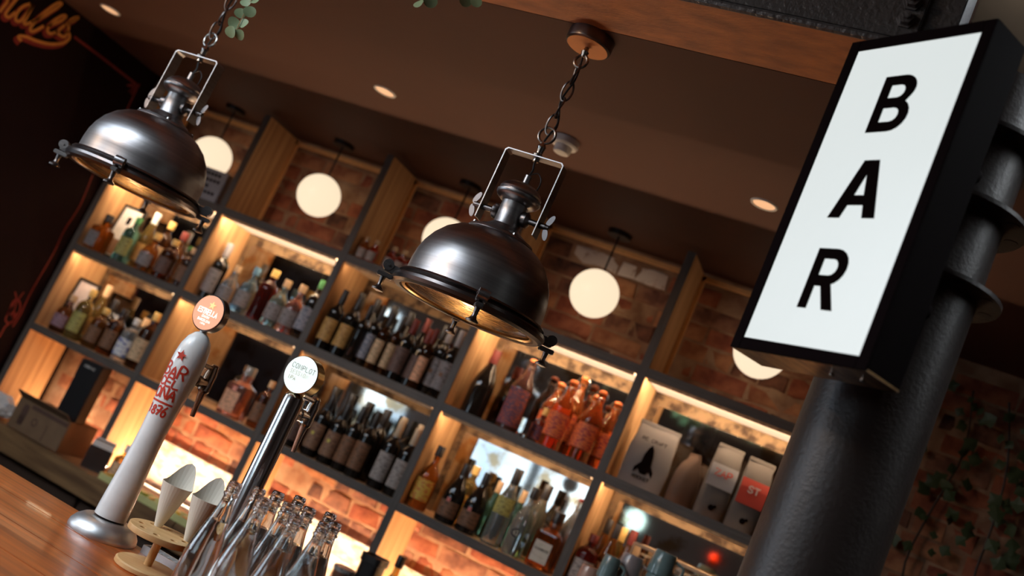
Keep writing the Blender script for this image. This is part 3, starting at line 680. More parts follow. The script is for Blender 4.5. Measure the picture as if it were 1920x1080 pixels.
def bottle(kind, x, y, z, h, body, cap, lab, label, group=None, r=None, rz=0.0, sq=0, lspan=1.25, lz=None, seg=20, emblem=None, cat='bottle'):
    r = r or RAD[kind]; h = round(h, 3)
    t = empty(BN[kind], (x, y, z), rz); tag(t, label, cat, group)
    pr, lzz, cz_, cr = prof(kind, h, r); lzz = lz or lzz
    key = (kind, h, r, sq)
    def cached(k, fn, m):
        kk = key+(k, m.name)
        if kk not in MC:
            bm = fn(); bmesh.ops.recalc_face_normals(bm, faces=bm.faces)
            me = bpy.data.meshes.new(k); bm.to_mesh(me); bm.free(); me.materials.append(m); me.shade_smooth(); me.set_sharp_from_angle(angle=math.radians(38)); MC[kk] = me
        return MC[kk]
    obm('body', cached('body', lambda: lathe(B(), pr, seg, sq), body), t)
    if cap is not None:
        if kind == 'swing':
            obm('stopper', cached('stopper', lambda: lathe(B(), [(0, h*.95), (r*.36, h*.95), (r*.40, h*.965), (r*.36, h*.985), (0, h)], 12), cap), t)
            def wires():
                bm = B()
                for s_ in (-1, 1): tube(bm, [(s_*r*.44, 0, h*.86), (s_*r*.62, -.004, h*.90), (s_*r*.48, 0, h*.96), (0, 0, h*.99)], .0016, 5)
                tube(bm, [(r*.40*math.cos(q*PI/6), r*.40*math.sin(q*PI/6), h*.88) for q in range(12)], .0014, 5, closed=True)
                return bm
            obm('wire_bail', cached('wire_bail', wires, nickel), t)
        else:
            obm('cap', cached('cap', lambda: lathe(B(), [(r*cr*.9, h*cz_[0]), (r*cr, h*cz_[0]+.001), (r*cr, h*cz_[1]), (r*cr*.94, h*cz_[1]+.002), (0, h*cz_[1]+.002)], 16), cap), t)
    if lab is not None:
        def lf():
            if sq: return lathe(B(), [(r*1.012, h*lzz[0]), (r*1.012, h*lzz[1])], 6, sq, a0=-PI/2-.62, a1=-PI/2+.62)
            return lathe(B(), [(r*1.012, h*lzz[0]), (r*1.012, h*lzz[1])], 14, a0=-PI/2-lspan, a1=-PI/2+lspan)
        key2 = key; kk = key+('label', lab.name, lzz, lspan)
        if kk not in MC:
            bm = lf(); me = bpy.data.meshes.new('label'); bm.to_mesh(me); bm.free(); me.materials.append(lab); me.shade_smooth(); MC[kk] = me
        L_ = obm('label', MC[kk], t)
        if emblem:
            em, ez_, es_ = emblem
            bm = B(); Rr = r*1.03
            lathe(bm, [(Rr, h*ez_-es_*.7), (Rr, h*ez_+es_*.7)], 8, a0=-PI/2-es_/r*.7, a1=-PI/2+es_/r*.7)
            ob('label_print', bm, em, L_)
    return t
ZS = [z_+T/2+.0005 for z_ in ZL]
def put(kind, u, v, y, lev, body, cap, lab, label, group=None, **k):
    p = atY(u, v, y); z = ZS[lev]; return bottle(kind, p.x, y, z, p.z-z, body, cap, lab, label, group, **k)
kb = K('black', (.015, .012, .012), .35); kg = K('gold', (.75, .48, .15), .35); kr = K('red', (.16, .02, .014)); kc = K('cork', (.62, .40, .22)); kw = K('white', (.75, .72, .68)); kbl = K('blue', (.12, .25, .35)); kbe = K('beige', (.55, .42, .28)); kgy = K('grey', (.35, .33, .34)); kgn = K('green', (.10, .35, .12))
l_grey = LBL('grey', (.30, .26, .25)); l_gold = LBL('gold', (.58, .32, .09), (.38, .18, .05)); l_white = LBL('white', (.46, .38, .33)); l_cream = LBL('cream', (.75, .50, .28)); l_brown = LBL('brown', (.16, .09, .07))
l_yel = LBL('yellow', (.75, .48, .08), (.6, .14, .03)); l_silver = LBL('silver', (.34, .33, .36), (.10, .12, .16)); l_rust = LBL('rust', (.24, .11, .055), (.12, .06, .03)); l_oliv = LBL('olive', (.45, .40, .12)); l_peach = LBL('peach', (.9, .45, .25)); l_teal = LBL('teal', (.10, .30, .24)); l_purple = LBL('purple', (.35, .20, .24)); l_stripe = LBL('printed_grid', (.10, .05, .10), (.45, .10, .05), 90); l_pinkp = LBL('printed_red', (.85, .20, .06), (.40, .02, .05), 90)

# --- bay 0, row 2 (left, under the concrete block)
g = 'spirits in the leftmost upper bay'
put('squat', 208, 405, .052, 1, amber, kb, l_grey, 'squat amber bottle with grey label in front of the framed print', g, sq=6)
put('spirit', 268, 412, .06, 1, green_l, kgn, l_oliv, 'green-topped bottle beside the leaning framed print', g)
put('slim', 292, 398, .10, 1, gold_l, kw, l_gold, 'tall thin golden bottle with pale cap behind the green-topped one', g)
put('round', 300, 440, .06, 1, amber, kg, l_grey, 'round amber whisky bottle with gold cap, upper left bay', g)
put('spirit', 325, 417, .13, 1, brown_l, kg, l_cream, 'brown bottle with gold neck behind the round amber one', g)
put('spirit', 333, 452, .06, 1, brown_l, kg, l_brown, 'dark whisky bottle with gold cap in the middle of the upper left bay', g)
put('round', 350, 437, .13, 1, amber, kr, l_grey, 'amber bottle with bright red stopper, upper left bay', g)
put('spirit', 368, 468, .06, 1, brown_l, kc, l_rust, 'dark bottle with cork stopper nearest the first upright', g)
# --- bay 0, row 3
g = 'spirits in the leftmost lower bay'
put('round', 152, 560, .06, 2, brown_l, kc, l_purple, 'dark bottle with mauve label before the pale framed sheet', g)
put('spirit', 172, 541, .07, 2, gold_l, kg, l_oliv, 'yellow bottle with gold cap beside the pale framed sheet', g)
put('slim', 200, 533, .12, 2, gold_l, kc, l_gold, 'slim golden bottle behind, lower left bay', g)
put('spirit', 203, 580, .06, 2, amber, kg, l_rust, 'amber bottle with gold neck before the small framed picture', g)
put('bordeaux', 219, 563, .12, 2, DW, kb, l_brown, 'black bottle standing before the small framed picture', g)
put('spirit', 236, 581, .06, 2, brown_l, kb, l_rust, 'brown black-capped bottle right of the small framed picture', g)
put('spirit', 262, 600, .06, 2, clear_l, kw, LBL('blue_print', (.80, .78, .75), (.08, .10, .35), 40), 'clear vodka bottle with blue lettering on a white label', g)
put('slim', 276, 598, .12, 2, clear_l, kc, l_grey, 'slim clear bottle behind the blue lettered one', g)
put('spirit', 298, 588, .06, 2, brown_l, kg, l_cream, 'dark bottle with gold cap nearest the upright, lower left bay', g)
# --- bay 1, row 2
g = 'gins in the second upper bay'
put('bordeaux', 434, 458, .10, 1, DW, kgy, l_grey, 'tall dark bottle with grey label leaning shadow on the oak panel', g)
put('round', 449, 500, .07, 1, clear_l, kc, l_grey, 'clear round-shouldered gin bottle, grey label, beside the tall dark one', g, r=.039)
put('round', 486, 503, .08, 1, blue_l, kbl, l_grey, 'pale blue gin bottle with blue stopper', g, r=.041)
put('spirit', 520, 508, .09, 1, darkred_l, kg, None, 'dark red bottle with gold neck and no label', g, r=.042)
put('round', 546, 528, .07, 1, G('pale_green', (.72, .85, .72)), kc, l_grey, 'pale green glass gin bottle with wide cork', g, r=.041)
put('round', 574, 537, .07, 1, pink_l, kc, l_grey, 'pink gin bottle with round grey label and cork', g, r=.041)
put('spirit', 603, 526, .07, 1, DW, kgn, l_silver, 'dark bottle with silver grey label nearest the second upright', g)
# --- bay 1, row 3
g = 'gins in the second lower bay'
put('spirit', 388, 655, .08, 2, clear_l, kw, l_teal, 'clear bottle with dark teal label behind the white beer tap', g, r=.036)
put('squat', 474, 690, .08, 2, pink_l, clear_l, l_peach, 'square bottle of pink gin with clear stopper', g, sq=5, r=.054)
put('spirit', 513, 716, .08, 2, brown_l, kc, l_rust, 'brown bottle with orange neck behind the chrome beer tap', g, r=.033)
# --- bay 2, row 2 (red wines)
g = 'red wines in the upper middle bay'
fr = [(652, 546, DW, kb, l_gold, 'dark wine bottle with tall gold label nearest the second upright'), (679, 556, DW, kb, l_gold, 'dark wine bottle with tall gold label, second from the upright'),
      (700, 574, DW, kb, None, 'slim dark unlabelled bottle right of the gold labelled pair'), (722, 574, DW, kb, l_silver, 'dark bottle with dark grey label left of the cream labelled pair'),
      (741, 590, brown_l, kb, l_cream, 'narrow bottle with bright cream label, left of two'), (758, 594, brown_l, kb, l_cream, 'narrow bottle with bright cream label, right of two'),
      (786, 602, DW, kr, l_brown, 'wine bottle with brown over grey label, left of two'), (808, 618, DW, kr, l_brown, 'wine bottle with brown over grey label, right of two'),
      (826, 622, brown_l, kr, l_peach, 'narrow bottle with peach label between the wide labels'), (846, 612, DW, kgy, l_grey, 'wine bottle with grey label and brown feather mark, left of two'),
      (870, 622, DW, kgy, l_grey, 'wine bottle with grey label and brown feather mark, right of two')]
feather = mat('brown_feather_print', (.22, .10, .05), .6)
for i, (u, v, bo, ca, la, tx) in enumerate(fr):
    put('bordeaux', u, v, .05 if i % 2 == 0 else .075, 1, bo, ca, la, tx, g, r=.034 if i in (0, 1, 6, 7, 9, 10) else .024, emblem=(feather, .33, .012) if i > 8 else None, lz=(.14, .50) if i in (0, 1) else None)
for i in range(7):
    x = .775+i*.088
    bottle('burgundy', x, .16, ZS[1], .30, DW, [kb, kb, kb, kb, kr, kb, kgy][i], l_brown, ORD[i]+' wine bottle from the left in the back row, upper middle bay', 'back row of red wines, upper middle bay', r=.037)
# --- bay 2, row 3
g = 'wines in the lower middle bay'
lab_arch = LBL('arched', (.30, .16, .09), (.16, .08, .05)); yel_em = mat('label_yellow_tree', (.75, .65, .12), .6)
fr = [(585, 735, l_brown, kb, 'dark wine bottle with pale grey label just right of the chrome tap'), (628, 742, lab_arch, kb, 'wine bottle with arched label and yellow emblem, first of two'),
      (658, 760, lab_arch, kb, 'wine bottle with arched label and yellow emblem, second of two'), (688, 765, l_rust, kb, 'wine bottle with plain rusty label beside the arched pair'),
      (711, 772, l_rust, kb, 'wine bottle with plain rusty label left of the white labelled pair'), (757, 790, l_white, kbe, 'wine bottle with white label and beige capsule, left of two'),
      (787, 806, l_white, kbe, 'wine bottle with white label and beige capsule by the third upright')]
for i, (u, v, la, ca, tx) in enumerate(fr):
    put('bordeaux', u, v, .05, 2, DW, ca, la, tx, g, r=.035, emblem=(yel_em, .36, .009) if i in (1, 2) else None)
for i in range(7):
    bottle('burgundy', .775+i*.088, .155, ZS[2], .30, DW, kb if i < 5 else kbe, l_brown, ORD[i]+' wine bottle from the left in the back row, lower middle bay', 'back row of wines, lower middle bay', r=.037)
put('bordeaux', 727, 768, .10, 2, DW, kb, None, 'unlabelled black wine bottle between rusty and white labels', g, r=.033)
# --- bay 3, row 2
g = 'bottles in the fourth upper bay'
put('burgundy', 934, 659, .10, 1, DW, kr, None, 'large dark sloping-shouldered bottle with red neck foil', g, r=.048)
put('swing', 1004, 674, .09, 1, mat('liquid_glass_dark_print', (.10, .04, .03), .06, trans=.35, var=0), K('orange', (.75, .18, .05)), l_stripe, 'dark swing-top bottle with coloured grid print', g, r=.044, lz=(.06, .56))
put('squat', 1030, 770, .12, 1, brown_l, kg, l_stripe, 'small dark bottle between the swing-tops', g, r=.027)
for i, (u, v, y) in enumerate([(1058, 716, .15), (1081, 714, .08), (1105, 706, .15), (1112, 737, .15), (1136, 734, .07), (1160, 752, .13)]):
    put('swing', u, v, y, 1, orange_l, K('orange', (.75, .18, .05)), l_pinkp, ['orange swing-top bottle furthest left at the back', 'orange swing-top bottle at the front left with crossed wires', 'tallest orange swing-top bottle at the back',
        'orange swing-top bottle at the back right of the tallest', 'orange swing-top bottle at the front right with lined label', 'orange swing-top bottle closest to the fourth upright'][i], g, r=.042, lz=(.16, .50))
p = atY(985, 800, .05)
t = empty('glass_tumbler', (p.x, .05, ZS[1])); tag(t, 'small clear tumbler in front of the grid printed bottle', 'glass')
ob('bowl', lathe(B(), [(0, 0), (.028, 0), (.032, .07), (.030, .07), (.026, .012), (0, .012)], 24), glass, t)
# --- bay 3, row 3
g = 'liqueurs in the fourth lower bay'
put('round', 829, 838, .07, 2, amber, kb, l_yel, 'amber honey liqueur bottle with yellow and red label', g, r=.040)
put('burgundy', 878, 872, .06, 2, DW, kb, l_rust, 'dark cream liqueur bottle, left of two', g, r=.042, emblem=(mat('label_red_white', (.75, .2, .15), .6), .38, .011))
put('spirit', 896, 876, .15, 2, gold_l, kg, l_yel, 'golden bottle behind the cream liqueurs', g, r=.038)
put('burgundy', 917, 889, .06, 2, DW, kb, l_rust, 'dark cream liqueur bottle, right of two', g, r=.042, emblem=(mat('label_red_white', (.75, .2, .15), .6), .38, .011))
put('slim', 941, 904, .17, 2, green_l, kc, None, 'thin greenish bottle with orange cork at the back', g, r=.026)
put('slim', 976, 881, .07, 2, G('silver_clear', (.80, .86, .84)), kb, l_oliv, 'tall clear bottle with olive label and long black cap', g, r=.037, lz=(.40, .62))
put('slim', 986, 922, .17, 2, green_l, kc, None, 'thin greenish bottle with rusty cork right of the tall clear one', g, r=.026)
put('round', 1008, 917, .06, 2, clear_l, kb, None, 'clear liqueur bottle with black cap and 43 on a round badge', g, r=.040)
p = atY(1008, 917, .06); t = bpy.data.objects[[o.name for o in bpy.data.objects if o.get('label') == 'clear liqueur bottle with black cap and 43 on a round badge'][0]]
bm = B(); lathe(bm, [(0, 0), (.017, 0)], 24, M=Matrix.Translation((0, -.0405, .085)) @ Matrix.Rotation(PI/2, 4, 'X')); ob('badge', bm, mat('label_dark_badge', (.05, .035, .03), .5), t)
bm = B(); lettering(bm, '43', (0, -.0415, .077), (1, 0, 0), (0, 0, 1), (0, -1, 0), .016, .008, .003, .0025); ob('badge_number', bm, mat('label_badge_ivory', (.8, .7, .5), .5), t)
put('slim', 1031, 911, .15, 2, G('pale_straw', (.85, .78, .60)), kb, None, 'tall pale straw bottle with slim dark neck at the back', g, r=.038)
t = put('squat', 1052, 962, .07, 2, G('amaretto', (.60, .13, .02)), kb, None, 'square amaretto bottle with cream label and wide black cap', g, sq=7, r=.049)
bm = box(B(), -.033, .033, -.0508, -.0500, .022, .100); q = ob('label', bm, LBL('amaretto_cream', (.70, .62, .50), (.62, .54, .42), 20), t)
bm = B(); lettering(bm, 'DISARONNO', (0, -.0512, .066), (1, 0, 0), (0, 0, 1), (0, -1, 0), .008, .0045, .0015, .0013); ob('label_print', bm, ink, q)
# --- bay 4, row 3 : bottles, rack of glasses, cups
g = 'bottles in the fifth lower bay'
put('swing', 1129, 952, .14, 2, clear_l, kr, None, 'clear swing-top bottle beside the fourth upright, lower bay', g, r=.038)
put('spirit', 1108, 1000, .06, 2, darkred_l, kr, l_white, 'dark red bottle with white neck label in the lower right corner bay', g, r=.042)
put('slim', 1147, 976, .16, 2, amber, kb, l_cream, 'slim amber bottle left of the round glow in the mirror', g, r=.030)
put('slim', 1160, 984, .10, 2, amber, kb, l_peach, 'slim orange labelled bottle below the round glow', g, r=.030)
put('slim', 1172, 990, .16, 2, gold_l, kg, l_cream, 'slim yellow labelled bottle behind the glass rack', g, r=.030)
put('slim', 1190, 996, .12, 2, amber, kr, l_oliv, 'slim bottle with red neck left of the glass rack', g, r=.030)

# ================================================================== FRAMES
def frame(corner_px, y, lev, wd, hh, lean, label, matc, rz=0.0):
    p = atY(*corner_px, y); p.x = max(p.x, VX[0]+T/2+wd/2+.004); t = empty('picture_frame', (p.x, y, ZS[lev]), 0, rot=(-lean, 0, rz)); tag(t, label, 'picture')
    bm = B()
    for q in ((-wd/2, -wd/2+.012, 0, hh), (wd/2-.012, wd/2, 0, hh), (-wd/2+.012, wd/2-.012, 0, .012), (-wd/2+.012, wd/2-.012, hh-.012, hh)): box(bm, q[0], q[1], -.008, .008, q[2], q[3])
    ob('frame', bm, black, t); pr = ob('print', box(B(), -wd/2+.012, wd/2-.012, -.002, .002, .012, hh-.012), matc, t)
    return t, pr
t, pr = frame((190, 440), .135, 1, .145, .28, .1, 'black-framed pale print with a dark square, upper left bay', paper)
ob('printed_square', box(B(), -.012, .012, -.0035, -.002, .185, .225), ink, pr); ob('printed_label', box(B(), -.05, .03, -.0035, -.002, .02, .10), mat('print_brown', (.30, .17, .10), .6), pr)
t, pr = frame((110, 600), .10, 2, .14, .28, .1, 'black-framed pale text sheet leaning in the lower left bay', mat('printed_sheet', (.62, .52, .48), .6, scale=60, stretch=(1, 1, 14), lo=.42, hi=.5, color2=(.50, .40, .36)))
t, pr = frame((212, 600), .215, 2, .12, .20, .05, 'small black-framed grey picture behind the bottles, lower left bay', mat('print_grey', (.45, .42, .42), .6, scale=12))

# ================================================================== TOP ROW THINGS
t = empty('perforated_block', (-.105, .12, ZS[0])); tag(t, 'grey block with rows of dark round holes on the top left shelf', 'block')
p = atY(400, 350, .035); t.location = (p.x, .035, ZS[0])
ob('block', bevbox(-.075, .075, -.03, .028, 0, .150, .003), mat('grey_cast', (.34, .33, .35), .7), t)
for r_ in range(4):
    for c_ in range(5):
        if r_ == 2 and c_ > 2: continue
        ob('hole', lathe(B(), [(0, 0), (.008, 0), (.008, .003), (0, .003)], 12, M=Matrix.Translation((-.055+c_*.022+(r_ % 2)*.008, -.0295, .125-r_*.030)) @ Matrix.Rotation(PI/2, 4, 'X')), ink, t)
for i, (u, v) in enumerate([(690, 447), (708, 453), (743, 466), (759, 474), (775, 484)]):
    p = atY(u, v, .06)
    bottle('mini', p.x, .06, ZS[0], .105, red_l if i else G('amber_small', (.6, .25, .08)), kc, l_white, ['miniature bottle closest to the second upright on the top shelf', 'second miniature bottle on the top shelf from the upright', 'third miniature bottle, across the gap on the top shelf',
           'fourth miniature bottle on the top shelf', 'fifth miniature bottle, beside the dome lamp clamp'][i], 'miniature bottles on the top shelf')

# ================================================================== COFFEE BAGS
bag_grey = mat('bag_grey_paper', (.12, .10, .088), .75, scale=8, bump=.3, bscale=20)
def bag(x, y, wd, dp, hh, rz, label, panel=None, m=bag_grey, fold=True, lean=0.0):
    t = empty('coffee_bag', (x, y, ZS[1]), 0, rot=(lean, 0, rz)); tag(t, label, 'bag', 'coffee bags in the fifth upper bay')
    bm = B(); ringz = [(0, 1, 1), (.02, 1.04, 1.02), (.35, 1.05, 1.05), (.6, 1.02, .95), (.78, .97, .62), (.9, .95, .30), (1.0, .96, .08)]
    rr = random.Random(int(x*1000))
    rings = []
    for f_, sx, sy in ringz:
        ring = []
        for i in range(16):
            a = 2*PI*i/16+PI/16; c, s_ = math.cos(a), math.sin(a); k = (abs(c)**7+abs(s_)**7)**(-1/7)
            ring.append(bm.verts.new((wd/2*k*c*sx+rr.uniform(-.003, .003), dp/2*k*s_*sy+rr.uniform(-.003, .003), hh*f_)))
        rings.append(ring)
    for A, C in zip(rings, rings[1:]):
        for i in range(16): bm.faces.new((A[i], A[(i+1) % 16], C[(i+1) % 16], C[i]))
    bm.faces.new(rings[0][::-1]); bm.faces.new(rings[-1])
    ob('bag_body', bm, m, t, sharp=50)
    ob('top_fold', bevbox(-wd*.49, wd*.49, -.006, .004, hh*.97, hh*1.03, .002), m, t)
    if panel:
        pm, z0, z1, txt, tm = panel
        bm = B(); n = 6
        for j in range(n):
            za, zb_ = z0+(z1-z0)*j/n, z0+(z1-z0)*(j+1)/n
            def yy(f_):
                for (f0, _, s0), (f1, _, s1) in zip(ringz, ringz[1:]):
                    if f0 <= f_ <= f1: return -(dp/2*(s0+(s1-s0)*(f_-f0)/(f1-f0)))-.0045
            bm.faces.new([bm.verts.new(c_) for c_ in ((-wd*.5, yy(za), hh*za), (wd*.5, yy(za), hh*za), (wd*.5, yy(zb_), hh*zb_), (-wd*.5, yy(zb_), hh*zb_))])
        pn = ob('label', bm, pm, t)
        zc_ = (z0+z1)/2
        bm = B(); lettering(bm, txt, (0, yy(zc_)-.002, hh*zc_), (1, 0, 0), (0, 0, 1), (0, -1, 0), .022, .016, .006, .0045); ob('label_print', bm, tm, pn)
        bm = B(); lathe(bm, [(0, 0), (.011, 0)], 12, M=Matrix.Translation((0, yy(.12)-.001, hh*.14)) @ Matrix.Rotation(PI/2, 4, 'X')); lathe(bm, [(0, 0), (.006, 0)], 8, M=Matrix.Translation((.012, yy(.12)-.0012, hh*.17)) @ Matrix.Rotation(PI/2, 4, 'X')); ob('bird_print', bm, ink, t)
    return t
pX = lambda u, v, y: atY(u, v, y).x
t = bag(pX(1212, 880, .09)-.005, .085, .16, .075, .235, .12, 'light grey coffee bag with a black rocket print, top rolled', m=mat('bag_pale_grey', (.21, .18, .165), .75, scale=8, bump=.3, bscale=20))
bm = B(); ny = -.042
prk = [(0, .165), (.010, .150), (.017, .125), (.017, .097), (.022, .090), (.036, .070), (.036, .050), (.021, .068), (.010, .054), (0, .068)]
vs = [(x_, z_) for x_, z_ in prk]+[(-x_, z_) for x_, z_ in prk[-2:0:-1]]
bm.faces.new([bm.verts.new((x_, ny, z_-.005)) for x_, z_ in vs]); bmesh.ops.triangulate(bm, faces=bm.faces)
ob('rocket_print', bm, ink, t, sharp=0)
bm = B(); lettering(bm, 'ROCKET', (0, ny, .028), (1, 0, 0), (0, 0, 1), (0, -1, 0), .011, .008, .003, .0022); ob('label_print', bm, ink, t, sharp=0)
bm = B(); lettering(bm, 'REXCRAFT'.replace('X', ' '), (0, ny+.006, .170), (1, 0, 0), (0, 0, 1), (0, -1, 0), .011, .009, .003, .0022); ob('label_print', bm, ink, t, sharp=0)
bag(pX(1295, 900, .07)-.020, .10, .075, .09, .19, -.9, 'plain brown side-on coffee bag behind the rocket bag', m=mat('bag_brown', (.13, .075, .05), .75, scale=8, bump=.3, bscale=20))
bag(pX(1345, 915, .07)-.004, .09, .098, .070, .26, .25, 'coffee bag with white label and red lettering', (mat('label_bag_white', (.27, .25, .26), .6), .42, .74, 'ZAP', red_ink))
bag(pX(1412, 940, .07)-.018, .09, .098, .070, .255, .25, 'coffee bag with bright red label band', (mat('label_bag_red', (.48, .05, .03), .6), .36, .72, 'ST', paper))
bag(pX(1472, 965, .07)-.022, .09, .098, .070, .25, .25, 'coffee bag with green label band beside the column', (mat('label_bag_green', (.10, .26, .08), .6), .36, .72, 'T', ink))

# ================================================================== GLASS RACK & CUPS (bay 4, lower)
gx = 2.465
t = empty('glass_rack', (gx, .09, ZS[2])); tag(t, 'pale slatted rack crowded with upturned glasses on the lower right shelf', 'rack')
rk = mat('pale_rack', (.62, .42, .26), .5)
for zz in (.03, .225):
    for yy_ in (-.068, .077): ob('rail', bevbox(-.156, .156, yy_, yy_+.008, zz, zz+.012), rk, t)
for s_ in (-1, 1):
    ob('end_panel', bevbox(s_*.16-.004, s_*.16+.004, -.06, .085, 0, .235), rk, t)
for i in range(4):
    for j in range(2):
        q = empty('rack_glass', (gx-.114+i*.076, .09-.024+j*.069, ZS[2])); tag(q, ORD[i]+' upturned glass from the left in the '+('front' if j == 0 else 'back')+' row of the pale rack', 'glass', 'upturned glasses inside the rack')
        ob('bowl', lathe(B(), [(.028, 0), (.032, .06), (.027, .10), (.006, .12), (.004, .20), (.026, .208), (0, .211), (0, .117), (.024, .098), (.029, .06), (.0255, 0), (.028, 0)], 16), glass, q)
mug_t = mat('teal_glaze', (.22, .33, .33), .25, coat=.5); mug_g = mat('mauve_grey_glaze', (.42, .36, .36), .25, coat=.5); mug_p = mat('dusty_pink_glaze', (.60, .36, .28), .25, coat=.5)
cz0 = 1.363
for u, v, m_, tx, rr, n_, hc in ((1110, 1062, mug_p, 'dusty pink cup', .036, 1, .084), (1157, 1045, mug_t, 'small teal cup', .031, 2, .0725), (1200, 1047, mug_g, 'mauve grey cup', .040, 2, .087), (1243, 1035, mug_t, 'large teal cup', .042, 3, .0745)):
    p = atY(u, v, -.30); p.x += {.040: -.020, .042: .014}.get(rr, 0)
    for k in range(n_):
        if rr == .031: p.x = atY(1150, 1045, -.36).x
        t = empty('cup', (p.x, -.36 if rr == .031 else -.30, cz0+k*(hc+.0005))); top_ = k == n_-1
        tag(t, tx+(', topmost of the lower right stack' if top_ and n_ > 1 else ' at the lower right, alone' if n_ == 1 else ' under the topmost of its stack' if k == n_-2 else ' at the bottom of its stack'), 'cup', 'glazed cups stacked on the dark machine')
        ob('cup_body', lathe(B(), [(rr, 0), (rr*.99, hc*.3), (rr*.88, hc*.92), (rr*.80, hc), (0, hc), (0, hc-.006), (rr*.76, hc-.008), (rr*.92, 0), (rr, 0)], 28), m_, t)
        ob('handle', tube(B(), curve_pts([(rr*.93, 0, hc*.25), (rr*1.5, 0, hc*.3), (rr*1.55, 0, hc*.65), (rr*.9, 0, hc*.78)]), .0045, 8), m_, t)
# ================================================================== THINGS ON THE BACK COUNTER
ZC = .8935
p = atY(112, 815, -.03)
t = empty('wine_carton', (.11-.27, -.01, ZC), -.02); tag(t, 'brown printed wine carton with a wine glass silhouette and open flap', 'box')
t.location = (atY(95, 800, -.02).x, -.01, ZC)
ob('carton', bevbox(-.165, .165, -.085, -.012+.10, 0, .14, .003), kraft, t)
ob('flap', box(B(), -.16, .165, -.003, .0, 0, .045), kraft, t, (0, -.0855, .14), (.9, 0, 0))
bm = B(); ny = -.0862
glassp = [(-.010, .080), (.010, .080), (.013, .062), (.010, .048), (.002, .040), (.002, .018), (.011, .012), (-.011, .012), (-.002, .018), (-.002, .040), (-.010, .048), (-.013, .062)]
bm.faces.new([bm.verts.new((x_*1.4-.10, ny, z_*1.35+.010)) for x_, z_ in glassp]); bmesh.ops.triangulate(bm, faces=bm.faces)
ob('printed_silhouette', bm, mat('carton_print', (.10, .05, .035), .8), t, sharp=0); bm = B()
lathe(bm, [(.012, 0), (.018, 0)], 20, M=Matrix.Translation((-.02, ny, .065)) @ Matrix.Rotation(PI/2, 4, 'X'))
ob('printed_seal', bm, mat('carton_print', (.10, .05, .035), .8), t, sharp=0); bm = B()
box(bm, .055, .060, ny-.0002, ny, .01, .08)
ob('printed_rule', bm, mat('carton_print', (.10, .05, .035), .8), t, sharp=0)
ob('printed_band', box(B(), -.07, .16, ny-.001, ny, .112, .130), mat('carton_print', (.10, .05, .035), .8), t)
p = atY(172, 705, -.055)
t = empty('gift_box', (p.x, -.055, ZC+.1405), .1, rot=(0, 0, .1)); tag(t, 'tall black card box with small white lettering, standing on the wine carton', 'box')
ob('box_body', bevbox(-.058, .058, -.035, .035, 0, .265, .004), black, t)
ob('box_lid', bevbox(-.0595, .0595, -.0365, .0365, .18, .267, .004), black, t)
bm = B(); lettering(bm, 'COGNAC', (0, -.0368, .235), (1, 0, 0), (0, 0, 1), (0, -1, 0), .010, .007, .003, .002); ob('label_print', bm, paper, t, sharp=0)
# crumpled paper bag
rr = random.Random(5); bm = B(); bmesh.ops.create_icosphere(bm, subdivisions=3, radius=1)
for v in bm.verts:
    n_ = v.co.normalized(); v.co = Vector((n_.x*.10, n_.y*.047, n_.z*.05+.05))*(1+rr.uniform(-.18, .14)); v.co.z = max(v.co.z, 0)
p = atY(5, 775, -.02)
t = ob('crumpled_paper', bm, mat('paper_with_blue_print', (.66, .60, .55), .7, scale=18, color2=(.10, .18, .35), lo=.30, hi=.36), None, (p.x+.0, -.058, ZC), sharp=20); tag(t, 'crumpled white paper with blue print at the left end of the counter', 'paper')
# menu holder
p = atY(195, 835, -.05)
t = empty('card_holder', (p.x, -.05, ZC), .5); tag(t, 'dark leaning card holder with pale cards on the back counter', 'holder')
ob('holder', bevbox(-.05, .05, -.015, .015, 0, .10, .003), mat('smoked_acrylic', (.05, .035, .03), .15, coat=.5), t)
for k in range(3): ob('card', box(B(), -.044+k*.002, .046, -.008+k*.007, -.006+k*.007, .01, .125+k*.006), [paper, kraft, paper][k], t)
bm = B(); lettering(bm, 'BAR', (0, -.0155, .045), (1, 0, 0), (0, 0, 1), (0, -1, 0), .012, .009, .004, .0022)
bm.free()
p = atY(240, 835, 0.0)
bottle('squat', p.x, .02, ZC, .15, gold_l, kw, l_cream, 'squat yellow bottle with cream label left of the white tap', None, r=.040)
# garnish tray with citrus
p = atY(280, 935, -.09)
t = empty('garnish_tray', (p.x, -.075, ZC)); tag(t, 'long pale green garnish tray on the front of the back counter', 'tray')
bm = B(); box(bm, -.26, .26, -.045, .045, 0, .006); box(bm, -.26, .26, -.045, -.041, .006, .028); box(bm, -.26, .26, .041, .045, .006, .028); box(bm, -.26, -.256, -.041, .041, .006, .028); box(bm, .256, .26, -.041, .041, .006, .028)
ob('tray_body', bm, mat('pale_green_plastic', (.62, .60, .25), .4), t)
cit = [mat('lime_skin', (.16, .34, .04), .4), mat('lemon_skin', (.80, .55, .05), .4), mat('orange_skin', (.80, .25, .03), .4)]
for k in range(9):
    q = empty('citrus_wedge', (t.location.x-.21+k*.052, -.075+(.012 if k % 2 else -.012), ZC+.0065), k*1.3); tag(q, ORD[k]+' citrus wedge from the left in the garnish tray, cut '+['lime', 'lemon', 'orange'][k % 3], 'fruit', ['lime wedges in the garnish tray', 'lemon wedges in the garnish tray', 'orange wedges in the garnish tray'][k % 3])
    ob('peel', lathe(B(), [(.001, 0), (.012, .004), (.020, .014), (.023, .024)], 10, a0=0, a1=2.4), cit[k % 3], q)
    ob('flesh', lathe(B(), [(0, .001), (.011, .005), (.019, .014), (.022, .024), (0, .024)], 10, a0=.03, a1=2.37), mat('citrus_flesh', (.75, .65, .25), .3), q)
